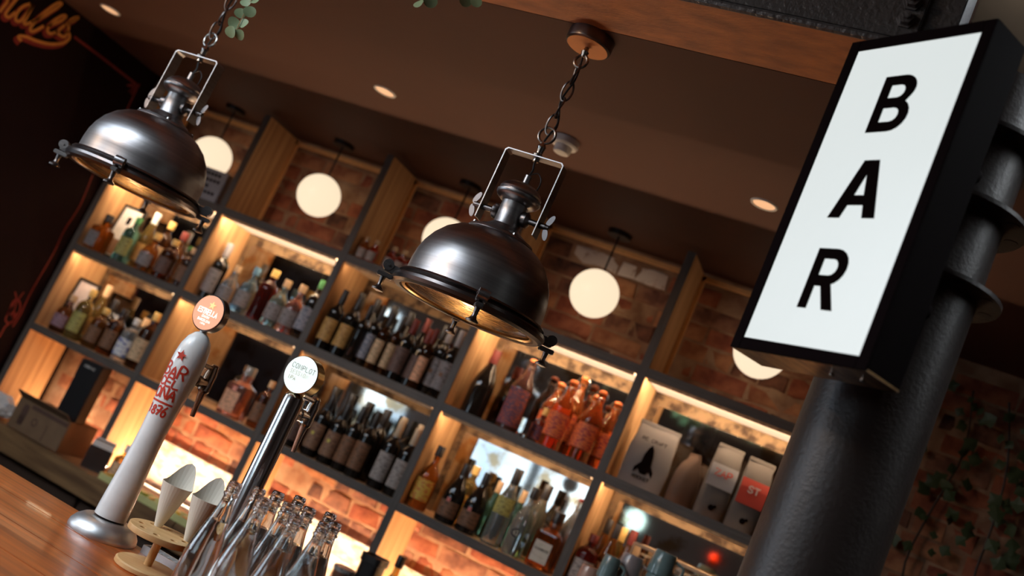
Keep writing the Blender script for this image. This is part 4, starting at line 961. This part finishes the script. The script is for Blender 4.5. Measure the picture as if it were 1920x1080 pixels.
# tins and pots by the middle of the counter
p = atY(704, 1042, -.068)
t = empty('black_pot', (p.x+.006, -.068, ZC)); tag(t, 'black square-edged pot filled with dark crumbs on the back counter', 'pot')
ph = p.z-ZC
ob('pot_body', lathe(B(), [(0, 0), (.036, 0), (.042, ph-.03), (.047, ph-.028), (.047, ph), (.043, ph), (.041, ph-.03), (0, ph-.03)], 28, sq=5), black, t)
bm = foliage(160, 0, 0, ph-.014, .034, .034, .014, .006, black); o = ob('crumbs', bm, mat('dark_crumbs', (.06, .03, .02), .9), t, sharp=0); tag(o, kind='stuff')
p = atY(748, 1040, -.03)
bottle('round', p.x+.018, -.03, ZC, p.z-ZC, gold_l, kb, l_cream, 'pale bottle with dark cap beside the black pot', None, r=.040)
p = atY(655, 1068, -.075)
t = empty('spice_tin', (p.x-.016, -.075, ZC)); tag(t, 'round speckled grey tin beside the black pot', 'tin')
ph = p.z-ZC
ob('tin_body', lathe(B(), [(0, 0), (.044, 0), (.044, ph-.012), (0, ph-.012)], 30), mat('brown_tin', (.22, .10, .06), .4, metal=.4), t)
ob('lid', lathe(B(), [(0, ph), (.043, ph), (.046, ph-.003), (.046, ph-.016), (.0445, ph-.016)], 30), mat('speckled_lid', (.40, .38, .36), .5, scale=120, color2=(.08, .07, .06)), t)
# box under the cups
t = empty('cup_stand', (pX(1185, 1075, -.30), -.30, 0)); tag(t, 'dark machine top carrying the glazed cups in the lower right', 'machine')
ob('machine_body', bevbox(-.22, .26, -.14, .14, 0, cz0-.001, .006), dark_cab, t); 
for k in range(2): ob('panel_trim', bevbox(-.21, .25, -.142, -.139, .3+k*.3, .31+k*.3), satin, t)

# ================================================================== BAR
ZBAR = 1.10
bar = empty('bar_counter', (1.0, -1.9, 0)); tag(bar, 'reddish varnished wooden bar counter in the foreground', 'bar counter')
yy = -1.463; k = 0
while yy > -2.45:
    wdt = .163
    ob('plank', bevbox(-1.55, 1.72, yy+1.9-wdt+.0012, yy+1.9, ZBAR-.035, ZBAR, .0012), bar_wood, bar); yy -= wdt; k += 1
ob('bar_front', box(B(), -1.5, 1.66, -.50, .38, 0.0, ZBAR-.035), dark_cab, bar)
# drip tray let into the bar edge
p = atZ(300, 1052, ZBAR)
t = empty('drip_tray', (1.62, -1.486, ZBAR)); tag(t, 'stainless drip tray on the far edge of the bar', 'tray')
bm = B(); box(bm, -.08, .075, -.018, .018, 0.0005, .003); box(bm, -.08, .075, -.018, -.015, .003, .020); box(bm, -.08, .075, .015, .018, .003, .020); box(bm, -.08, -.077, -.015, .015, .003, .020); box(bm, .072, .075, -.015, .015, .003, .020)
ob('tray_body', bm, satin, t)
for k in range(6): ob('grille_bar', bevbox(-.070+k*.024, -.064+k*.024, -.0148, .0148, .012, .016), chrome, t)

# ---- beer taps
def faucet(t, z, r0, m):
    f = ob('faucet_shank', lathe(B(), [(0, r0*.7), (.013, r0*.7), (.013, r0+.018), (.016, r0+.019), (.016, r0+.032), (.012, r0+.034), (.012, r0+.060), (0, r0+.060)], 20, M=Matrix.Translation((0, 0, z)) @ Matrix.Rotation(-PI/2, 4, 'X')), m, t)
    ob('faucet_body', lathe(B(), [(0, -.030), (.011, -.030), (.0155, -.024), (.0155, .020), (.012, .034), (.012, .040), (.008, .045), (0, .046)], 20, M=Matrix.Translation((0, r0+.066, z+.006))), m, t)
    ob('spout', tube(B(), [(0, r0+.066, z-.022), (0, r0+.068, z-.050), (0, r0+.072, z-.088)], [.010, .0075, .006], 14), m, t)
    ob('lever', tube(B(), [(0, r0*.8, z+.042), (0, r0+.058, z+.040)], .006, 12), m, t)
TB = atZ(205, 985, ZBAR)
TB = atY(398, 590, -1.537); KZ = (TB.z-ZBAR)/.518
t = empty('beer_tap', (TB.x, -1.537, ZBAR)); tag(t, 'tall white beer tap with red brush lettering and pink badge', 'beer tap')
ob('foot', lathe(B(), [(0, 0), (.082, 0), (.083, .004), (.081, .014), (.073, .026), (.060, .036), (.048, .040), (0, .040)], 48), satin, t)
tp = [(.0385, .040), (.0382, .06), (.0362, .10), (.0335, .15), (.0315, .20), (.031, .24), (.0325, .28), (.0355, .32), (.0385, .36), (.0398, .39), (.0392, .415), (.036, .437), (.029, .456), (.018, .469), (.008, .474), (0, .475)]
ob('tap_column', lathe(B(), tp, 40), tap_white, t)
tp = [(r_, z_*KZ) for r_, z_ in tp]
bpy.data.objects.remove(t.children[-1]); ob('tap_column', lathe(B(), tp, 40), tap_white, t)
def rad(z):
    for (r0, z0), (r1, z1) in zip(tp, tp[1:]):
        if z0 <= z <= z1: return r0+(r1-r0)*(z-z0)/(z1-z0)
    return .03
def cyl(a, z): r_ = rad(z)+.0004; return Vector((r_*math.cos(a), r_*math.sin(a), z)), Vector((math.cos(a), math.sin(a), 0))
A0 = -1.45
bm = B()
def ctext(txt, zb, hh, cw, gap, a_off, wdt, jit=0.0, rnd=random.Random(2)):
    tot = len(txt)*cw+(len(txt)-1)*gap; x = -tot/2
    for ch in txt:
        dz = rnd.uniform(-jit, jit); hs = hh*rnd.uniform(.9, 1.12)
        for st in GL[ch]:
            pts = curve_pts([(x+p_[0]*cw, zb+dz+p_[1]*hs, 0) for p_ in st], 3); P3 = []; N3 = []
            for q in pts:
                a_, n_ = cyl(A0+a_off+q.x/.036, q.y); P3.append(a_); N3.append(n_)
            ribbon(bm, P3, wdt, N3, .0003)
        x += cw+gap
ctext('BAR', .400, .028, .015, .005, 0.0, .0050, .002); ctext('CEL', .376, .019, .0135, .005, 0.0, .0045, .001); ctext('ONA', .346, .023, .015, .005, 0.03, .0050, .001)
pts = [cyl(A0+x_/.038, .336) for x_ in [-.034+.068*i/8 for i in range(9)]]; ribbon(bm, [p_[0] for p_ in pts], .0045, [p_[1] for p_ in pts], .0003)
ctext('1876', .306, .021, .0105, .004, 0.0, .0045, .001)
sc_, sn_ = cyl(A0, .455); star_bm(bm, sc_+sn_*.001, (math.cos(A0+PI/2), math.sin(A0+PI/2), 0), (0, 0, 1), sn_, .015)
ob('brush_lettering', bm, red_ink, t, sharp=0)
bd = ob('badge_rim', lathe(B(), [(0, -.011), (.045, -.011), (.0465, -.009), (.0465, .011), (.044, .013), (0, .013)], 40, M=Matrix.Translation((0, -.004, .518*KZ+0.0000)) @ Matrix.Rotation(PI/2, 4, 'X')), gun_dark, t)
ob('badge_face', lathe(B(), [(0, 0), (.0435, 0)], 40, M=Matrix.Translation((0, -.0175, .518*KZ+0.0000)) @ Matrix.Rotation(PI/2, 4, 'X')), mat('badge_pink_lit', (.5, .3, .2), .4, emit=(1.0, .42, .24), es=.72), bd)
bm = B(); star_bm(bm, (.004, -.0185, .518*KZ+0.0200), (1, 0, 0), (0, 0, 1), (0, -1, 0), .011); ob('badge_star', bm, mat('badge_yellow_lit', (.5, .4, .2), .4, emit=(.9, .8, .32), es=.8), bd, sharp=0)
bm = B(); lettering(bm, 'ESTRELLA', (0, -.0185, .518*KZ-0.0050), (1, 0, 0), (0, 0, 1), (0, -1, 0), .0125, .0058, .0018, .0028); lettering(bm, 'DAMM', (0, -.0185, .518*KZ-0.0140), (1, 0, 0), (0, 0, 1), (0, -1, 0), .006, .004, .0018, .0018)
lettering(bm, 'BARCELONA', (0, -.0185, .518*KZ-0.0235), (1, 0, 0), (0, 0, 1), (0, -1, 0), .0055, .0032, .0012, .0015); lettering(bm, '1876', (0, -.0185, .518*KZ-0.0310), (1, 0, 0), (0, 0, 1), (0, -1, 0), .004, .003, .0012, .0012)
ob('badge_lettering', bm, mat('badge_white_lit', (.6, .6, .6), .4, emit=(.85, .95, .92), es=.9), bd, sharp=0)
ob('badge_neck', lathe(B(), [(.009, .470*KZ), (.009, .518*KZ-.04), (0, .518*KZ-.04)], 16), satin, t)
faucet(t, .372*KZ, .036, mat('aged_bronze', (.28, .20, .15), .25, metal=1.0))
# chrome tap
p2 = atY(572, 706, -1.535)
t = empty('beer_tap', (p2.x, -1.535, ZBAR)); tag(t, 'slim chrome beer tap with round white lit badge', 'beer tap')
hz = p2.z-ZBAR
ob('foot', lathe(B(), [(0, 0), (.034, 0), (.034, .006), (.030, .012), (.024, .016), (0, .016)], 36), chrome, t)
ob('tap_column', lathe(B(), [(0, .014), (.0255, .014), (.0255, hz-.062), (.024, hz-.052), (.018, hz-.046), (0, hz-.043)], 36), chrome, t)
gold = mat('badge_gold_rim', (.62, .45, .20), .25, metal=1.0)
bd = ob('badge_rim', lathe(B(), [(0, -.016), (.043, -.016), (.045, -.014), (.045, .016), (.043, .018), (0, .018)], 44, M=Matrix.Translation((0, -.002, hz)) @ Matrix.Rotation(PI/2, 4, 'X')), gold, t)
ob('badge_face', lathe(B(), [(0, 0), (.0435, 0)], 44, M=Matrix.Translation((0, -.0205, hz)) @ Matrix.Rotation(PI/2, 4, 'X')), mat('badge_white_face', (.6, .6, .6), .4, emit=(.84, .98, .93), es=.80), bd)
bm = B(); lettering(bm, 'COMPLOT', (.002, -.0215, hz+.010), (1, 0, 0), (0, 0, 1), (0, -1, 0), .011, .0062, .0035, .0012)
ob('badge_lettering', bm, mat('badge_dark_print', (.10, .10, .06), .5), bd, sharp=0)
bm = B(); lettering(bm, 'SESSION', (-.004, -.0215, hz-.004), (1, 0, 0), (0, 0, 1), (0, -1, 0), .009, .0045, .003, .0008); lettering(bm, 'IPA', (-.018, -.0215, hz-.018), (1, 0, 0), (0, 0, 1), (0, -1, 0), .009, .005, .003, .0012)
ob('badge_small_lettering', bm, mat('badge_ochre_print', (.5, .42, .2), .5), bd, sharp=0)
faucet(t, hz-.085, .024, chrome)

# ---- cone stand
ck = atZ(283, 1078, ZBAR)
t = empty('cone_stand', (ck.x-.020, ck.y+.0, ZBAR), .4); tag(t, 'two-tier round birch stand with holes for paper cones', 'stand')
bm = lathe(B(), [(0, 0), (.068, 0), (.071, .003), (.071, .011), (.068, .014), (0, .014)], 48); ob('base_disc', bm, light_wood, t)
ob('post', lathe(B(), [(0, .012), (.0095, .012), (.0095, .086), (0, .086)], 20), light_wood, t)
# top disc with real holes
R = .076; hz_ = .084; holes = [(.052*math.cos(a), .052*math.sin(a)) for a in [k*PI/4 for k in range(8)]]
cu = bpy.data.curves.new('disc', 'CURVE'); cu.dimensions = '2D'; cu.fill_mode = 'BOTH'; cu.extrude = .0055; cu.bevel_depth = .0012
for (hx, hy), rr_ in [((0, 0), R)]+[(q, .0085) for q in holes]:
    s = cu.splines.new('POLY'); n = 56 if rr_ == R else 20; s.points.add(n-1); s.use_cyclic_u = True
    for i_, p_ in enumerate(s.points): a = 2*PI*i_/n; p_.co = (hx+rr_*math.cos(a), hy+rr_*math.sin(a), 0, 1)
o = bpy.data.objects.new('disc', cu); COL.objects.link(o)
me = bpy.data.meshes.new_from_object(o.evaluated_get(bpy.context.evaluated_depsgraph_get())); bpy.data.objects.remove(o)
me.materials.clear(); me.materials.append(light_wood); me.shade_smooth(); me.set_sharp_from_angle(angle=.6)
obm('top_disc', me, t, (0, 0, hz_))
def cone(px, py, label):
    q = atZ(px, py, ZBAR+.094)
    c = empty('paper_cone', (q.x, q.y, ZBAR+.072)); tag(c, label, 'paper cone', 'paper cones in the birch stand')
    bm = B(); n = 28; hh = .118
    lo_, hi_ = [], []
    for i in range(n+1):
        a = 2*PI*i/n; lift = .050*(max(0, math.cos(a-2.0)))**4
        lo_.append(bm.verts.new((.0035*math.cos(a), .0035*math.sin(a), 0)))
        hi_.append(bm.verts.new(((.037+lift*.2)*math.cos(a), (.034+lift*.25)*math.sin(a), hh+lift)))
    mid = [bm.verts.new(a_.co.lerp(b_.co, .5)) for a_, b_ in zip(lo_, hi_)]
    for i in range(n):
        bm.faces.new((lo_[i], lo_[i+1], mid[i+1], mid[i])); bm.faces.new((mid[i], mid[i+1], hi_[i+1], hi_[i]))
    o = ob('cone_sheet', bm, cream, c, sharp=0)
    md = o.modifiers.new('thick', 'SOLIDIFY'); md.thickness = .0008
    bm = B()
    for i in range(5): lathe(bm, [(0, -.004), (.005, -.002), (.005, .002), (0, .004)], 8, M=Matrix.Translation((.015*math.cos(i*1.3), .015*math.sin(i*1.3), .098+.002*i)))
    o = ob('nut_pieces', bm, mat('roasted_nut', (.30, .10, .05), .6), c); tag(o, kind='stuff')
cone(297, 984, 'paper cone at the left, nearest the white tap')
cone(352, 1012, 'paper cone at the right, half hidden by the first glass bottle')

# ---- clear glass bottles of water
tops = [(444.3, 904.8), (489, 916), (498, 934), (523.7, 923), (544, 943.5), (564.5, 932), (582.8, 952.7), (570.6, 968), (595, 973), (621.5, 963), (625.6, 980)]
HB = .30; rb_ = .0340
outer = [(0, 0), (.030, 0), (rb_, .004), (rb_, .135), (.0332, .155), (.0292, .180), (.0225, .210), (.0165, .235), (.0130, .255), (.0120, .272)]
scr_ = [(.0120, .272), (.0145, .274), (.0148, .2765), (.0125, .279), (.0122, .281), (.0138, .2825), (.0122, .285), (.0138, .2875), (.0122, .290), (.0136, .2925), (.0124, .296), (.0126, .299), (.0115, HB), (.0100, .299)]
inner = [(.0098, .272), (.0108, .255), (.0140, .235), (.0200, .210), (.0270, .180), (.0308, .155), (.0316, .135), (.0316, .008), (.027, .005), (0, .005)]
def mk(name, pr, m, seg=32):
    bm = lathe(B(), pr, seg); bmesh.ops.recalc_face_normals(bm, faces=bm.faces)
    me = bpy.data.meshes.new(name); bm.to_mesh(me); bm.free(); me.materials.append(m); me.shade_smooth(); me.set_sharp_from_angle(angle=math.radians(60)); return me
me_g = mk('glass_bottle_body', outer+scr_[1:]+inner, glass)
def watm(zl):
    pr = [(0, .0052)]+[(r_-.0002, z_) for r_, z_ in reversed(inner[1:-1]) if z_ < zl]
    rl = .0108+(.0200-.0108)*max(0, (.255-zl))/(.045); pr += [(min(rl, .0316)-.0002, zl), (0, zl)]
    pr[1] = (.0268, .0052)
    return mk('water_fill', pr, water, 28)
wms = [watm(.225), watm(.232), watm(.238)]
names = ['clear water bottle at the far left of the cluster, in front', 'water bottle second along the back, touching the chrome tap', 'water bottle in front just right of the leftmost', 'water bottle third along the back line',
         'water bottle in the middle of the cluster', 'water bottle fourth along the back line', 'water bottle behind the front right pair', 'water bottle in front, left of the front right pair', 'water bottle at the front right, left of two',
         'water bottle at the back right corner', 'water bottle at the far right of the cluster']
for i, (u, v) in enumerate(tops):
    q = atZ(u, v, ZBAR+HB)
    if i == 8: q.x += .012; q.y += .004
    if i == 7: q.y -= .004
    t = empty('water_bottle', (q.x, q.y, ZBAR), i*.7); tag(t, names[i], 'bottle', 'open clear glass water bottles on the bar')
    obm('glass_body', me_g, t); obm('water_fill', wms[i % 3], t)

# ---- things in the room behind the camera, seen only in the mirrors
def mir(u, v, Yr):
    m_ = atY(u, v, DP); d = ray(u, v); d.y = -d.y
    return m_+d*((Yr-m_.y)/d.y)
q = mir(1190, 975, RY+.05)
t = empty('round_wall_sign', (q.x, RY+.003, q.z)); tag(t, 'round pale lit sign on the rear wall, seen in the mirror', 'sign')
ob('face', lathe(B(), [(0, 0), (.12, 0), (.12, .03), (0, .03)], 36, M=Matrix.Rotation(-PI/2, 4, 'X')), mat('round_sign_lit', (.5, .6, .6), .4, emit=(.70, 1.0, .92), es=2.2), t)
ob('rim', lathe(B(), [(.12, 0), (.13, 0), (.13, .035), (.12, .035), (.12, 0)], 36, M=Matrix.Rotation(-PI/2, 4, 'X')), black, t)
q = mir(1338, 1045, RY+.05)
t = empty('red_wall_lamp', (q.x, RY+.003, q.z)); tag(t, 'small red lamp on the rear wall, seen in the mirror', 'lamp')
ob('lamp_lens', lathe(B(), [(0, 0), (.035, 0), (.035, .03), (.02, .045), (0, .05)], 20, M=Matrix.Rotation(-PI/2, 4, 'X')), mat('red_lamp_lit', (.5, .05, .02), .4, emit=(1.0, .05, .01), es=4), t)
for i, (u, v, Yr) in enumerate(((1300, 775, -4.9), (1430, 805, -4.2), (1130, 640, -5.4))):
    q = mir(u, v, Yr)
    t = empty('hanging_fern', (q.x, Yr, 3.0)); tag(t, ['hanging fern behind the camera seen above the rocket coffee bag in the mirror', 'hanging fern behind the camera seen above the red coffee bag in the mirror', 'hanging fern behind the camera seen above the orange bottles in the mirror'][i], 'plant', 'hanging ferns in the rear room')
    o = ob('fronds', foliage(260, 0, 0, q.z-3.0, .20, .2, .14, .04, mat('fern_green', (.10, .24, .10), .6, scale=8)), mat('fern_green', (.10, .24, .10), .6), t, sharp=0); tag(o, kind='stuff')
    ob('cord', tube(B(), [(0, 0, 0), (0, 0, q.z-3.0)], .004, 6), black, t)
wbs = [o for o in bpy.data.objects if o.get('category') == 'bottle' and o.name.startswith('water_bottle')]
for _ in range(300):
    for i in range(len(wbs)):
        for j in range(i+1, len(wbs)):
            a, b = wbs[i].location, wbs[j].location; dx, dy = b.x-a.x, b.y-a.y; d = math.hypot(dx, dy)
            if d < .0690:
                k = (.0690-d)/2/max(d, 1e-4)*1.02; a.x -= dx*k; b.x += dx*k; a.y -= dy*k; b.y += dy*k
# ---- eucalyptus sprays
lf = B(); ring = [lf.verts.new((math.cos(2*PI*i/14)*(1-.08*math.cos(2*PI*i/14)), math.sin(2*PI*i/14)*.88, .12*math.cos(2*PI*i/7))) for i in range(14)]
c0 = lf.verts.new((0, 0, -.08))
for i in range(14): lf.faces.new((c0, ring[i], ring[(i+1) % 14]))
leaf_me = bpy.data.meshes.new('leaf'); lf.to_mesh(leaf_me); lf.free(); leaf_me.materials.append(leaf_m); leaf_me.shade_smooth()
def spray(pts, yv, rs, label):
    P_ = [atY(u, v, yv) for u, v in pts]
    base = Vector((P_[0].x+.02, yv, 3.0)); t = empty('hanging_eucalyptus', base); tag(t, label, 'plant', 'eucalyptus sprays hanging over the bar')
    st = [Vector((0, 0, 0))]+[Vector((P_[0].x+.01, yv, P_[0].z+.12))-base]+[p_-base for p_ in P_]
    ob('stem', tube(B(), curve_pts(st, 4), .0012, 5), mat('stem_tan', (.40, .25, .12), .6), t)
    rr = random.Random(int(pts[0][0]))
    full = [(P_[0]+Vector((.01, 0, .04*k)), rs) for k in range(1, 8)]
    for i, p_ in enumerate(P_): full.append((p_, rs))
    for p_, s_ in full:
        for sd in (-1, 1):
            dirc = (CR*sd*.6+Vector((0, 0, rr.uniform(-.3, .3)))).normalized()
            o = obm('leaf', leaf_me, t, p_-base+dirc*s_*.75)
            o.scale = (s_*rr.uniform(.85, 1.1),)*3
            o.rotation_euler = ((-CF).to_track_quat('Z', 'Y').to_euler()[0]+rr.uniform(-.6, .6), rr.uniform(-.6, .6), (-CF).to_track_quat('Z', 'Y').to_euler()[2]+rr.uniform(-.7, .7))
spray([(470, 2), (460, 22), (448, 45), (441, 63)], -1.80, .015, 'eucalyptus spray hanging beside the left dome lamp chain')
spray([(806, -14), (797, 4)], -1.68, .018, 'eucalyptus tip at the top edge left of the centre lamp')
spray([(884, 0)], -1.66, .017, 'single pale eucalyptus leaf tip nearest the centre lamp canopy')

# ---- ivy on the brick at right
ri = random.Random(11)
iv = empty('climbing_plant', (3.4, YB-.03, 1.9)); tag(iv, 'dark leafy climber on the brick wall right of the column', 'plant')
il = B(); vs = [(0, -1), (.55, -.55), (.95, .1), (.5, .3), (0, 1.0), (-.5, .3), (-.95, .1), (-.55, -.55)]
c0 = il.verts.new((0, 0, .12)); rg = [il.verts.new((x_, y_, 0)) for x_, y_ in vs]
for i in range(8): il.faces.new((c0, rg[i], rg[(i+1) % 8]))
ivy_me = bpy.data.meshes.new('leaf'); il.to_mesh(ivy_me); il.free(); ivy_me.materials.append(ivy_m)
for k in range(4):
    px = [(-.22+.1*k+ri.uniform(-.04, .04)+j*.04*k, -.02+ri.uniform(-.02, .0), .65-j*.22) for j in range(7)]
    ob('stem', tube(B(), curve_pts(px, 3), .004, 5), dark_cab, iv)
for i in range(170):
    j = ri.uniform(0, 6); k = ri.randrange(4)
    o = obm('leaf', ivy_me, iv, (-.22+.1*k+j*.04*k+max(-.12, ri.gauss(0, .07)), -.03-abs(ri.gauss(0, .03)), .65-j*.22+ri.uniform(-.05, .05)))
    s_ = ri.uniform(.016, .034); o.scale = (s_,)*3; o.rotation_euler = (PI/2+ri.uniform(-.6, .6), ri.uniform(-3, 3), ri.uniform(-.6, .6))

# ---- settle everything on each shelf so that nothing touches (small nudges only)
def settle(lev, bay):
    z = ZS[lev]; xa, xb = VX[bay]+T/2, VX[bay+1]-T/2
    it = []
    for o in bpy.data.objects:
        if o.type == 'EMPTY' and o.parent is None and abs(o.location.z-z) < .01 and xa-.05 < o.location.x < xb+.05 and o.get('category') in ('bottle',):
            bd_ = [c for c in o.children if c.name.startswith('body')][0]
            rr_ = max(abs(v.co.x) for v in bd_.data.vertices)+.0012
            it.append([o, rr_])
    for _ in range(400):
        mv = False
        for i in range(len(it)):
            for j in range(i+1, len(it)):
                a, b = it[i][0].location, it[j][0].location; dx, dy = b.x-a.x, b.y-a.y; d = math.hypot(dx, dy); need = it[i][1]+it[j][1]
                if d < need:
                    k = (need-d)/2/max(d, 1e-4)*1.05; a.x -= dx*k*.8; b.x += dx*k*.8; a.y -= dy*k*1.3; b.y += dy*k*1.3; mv = True
        for o, r_ in it:
            o.location.x = min(max(o.location.x, xa+r_), xb-r_); o.location.y = min(max(o.location.y, .006+r_), DP-.004-r_)
        if not mv: break
for lev in (0, 1, 2):
    for bay in range(5): settle(lev, bay)
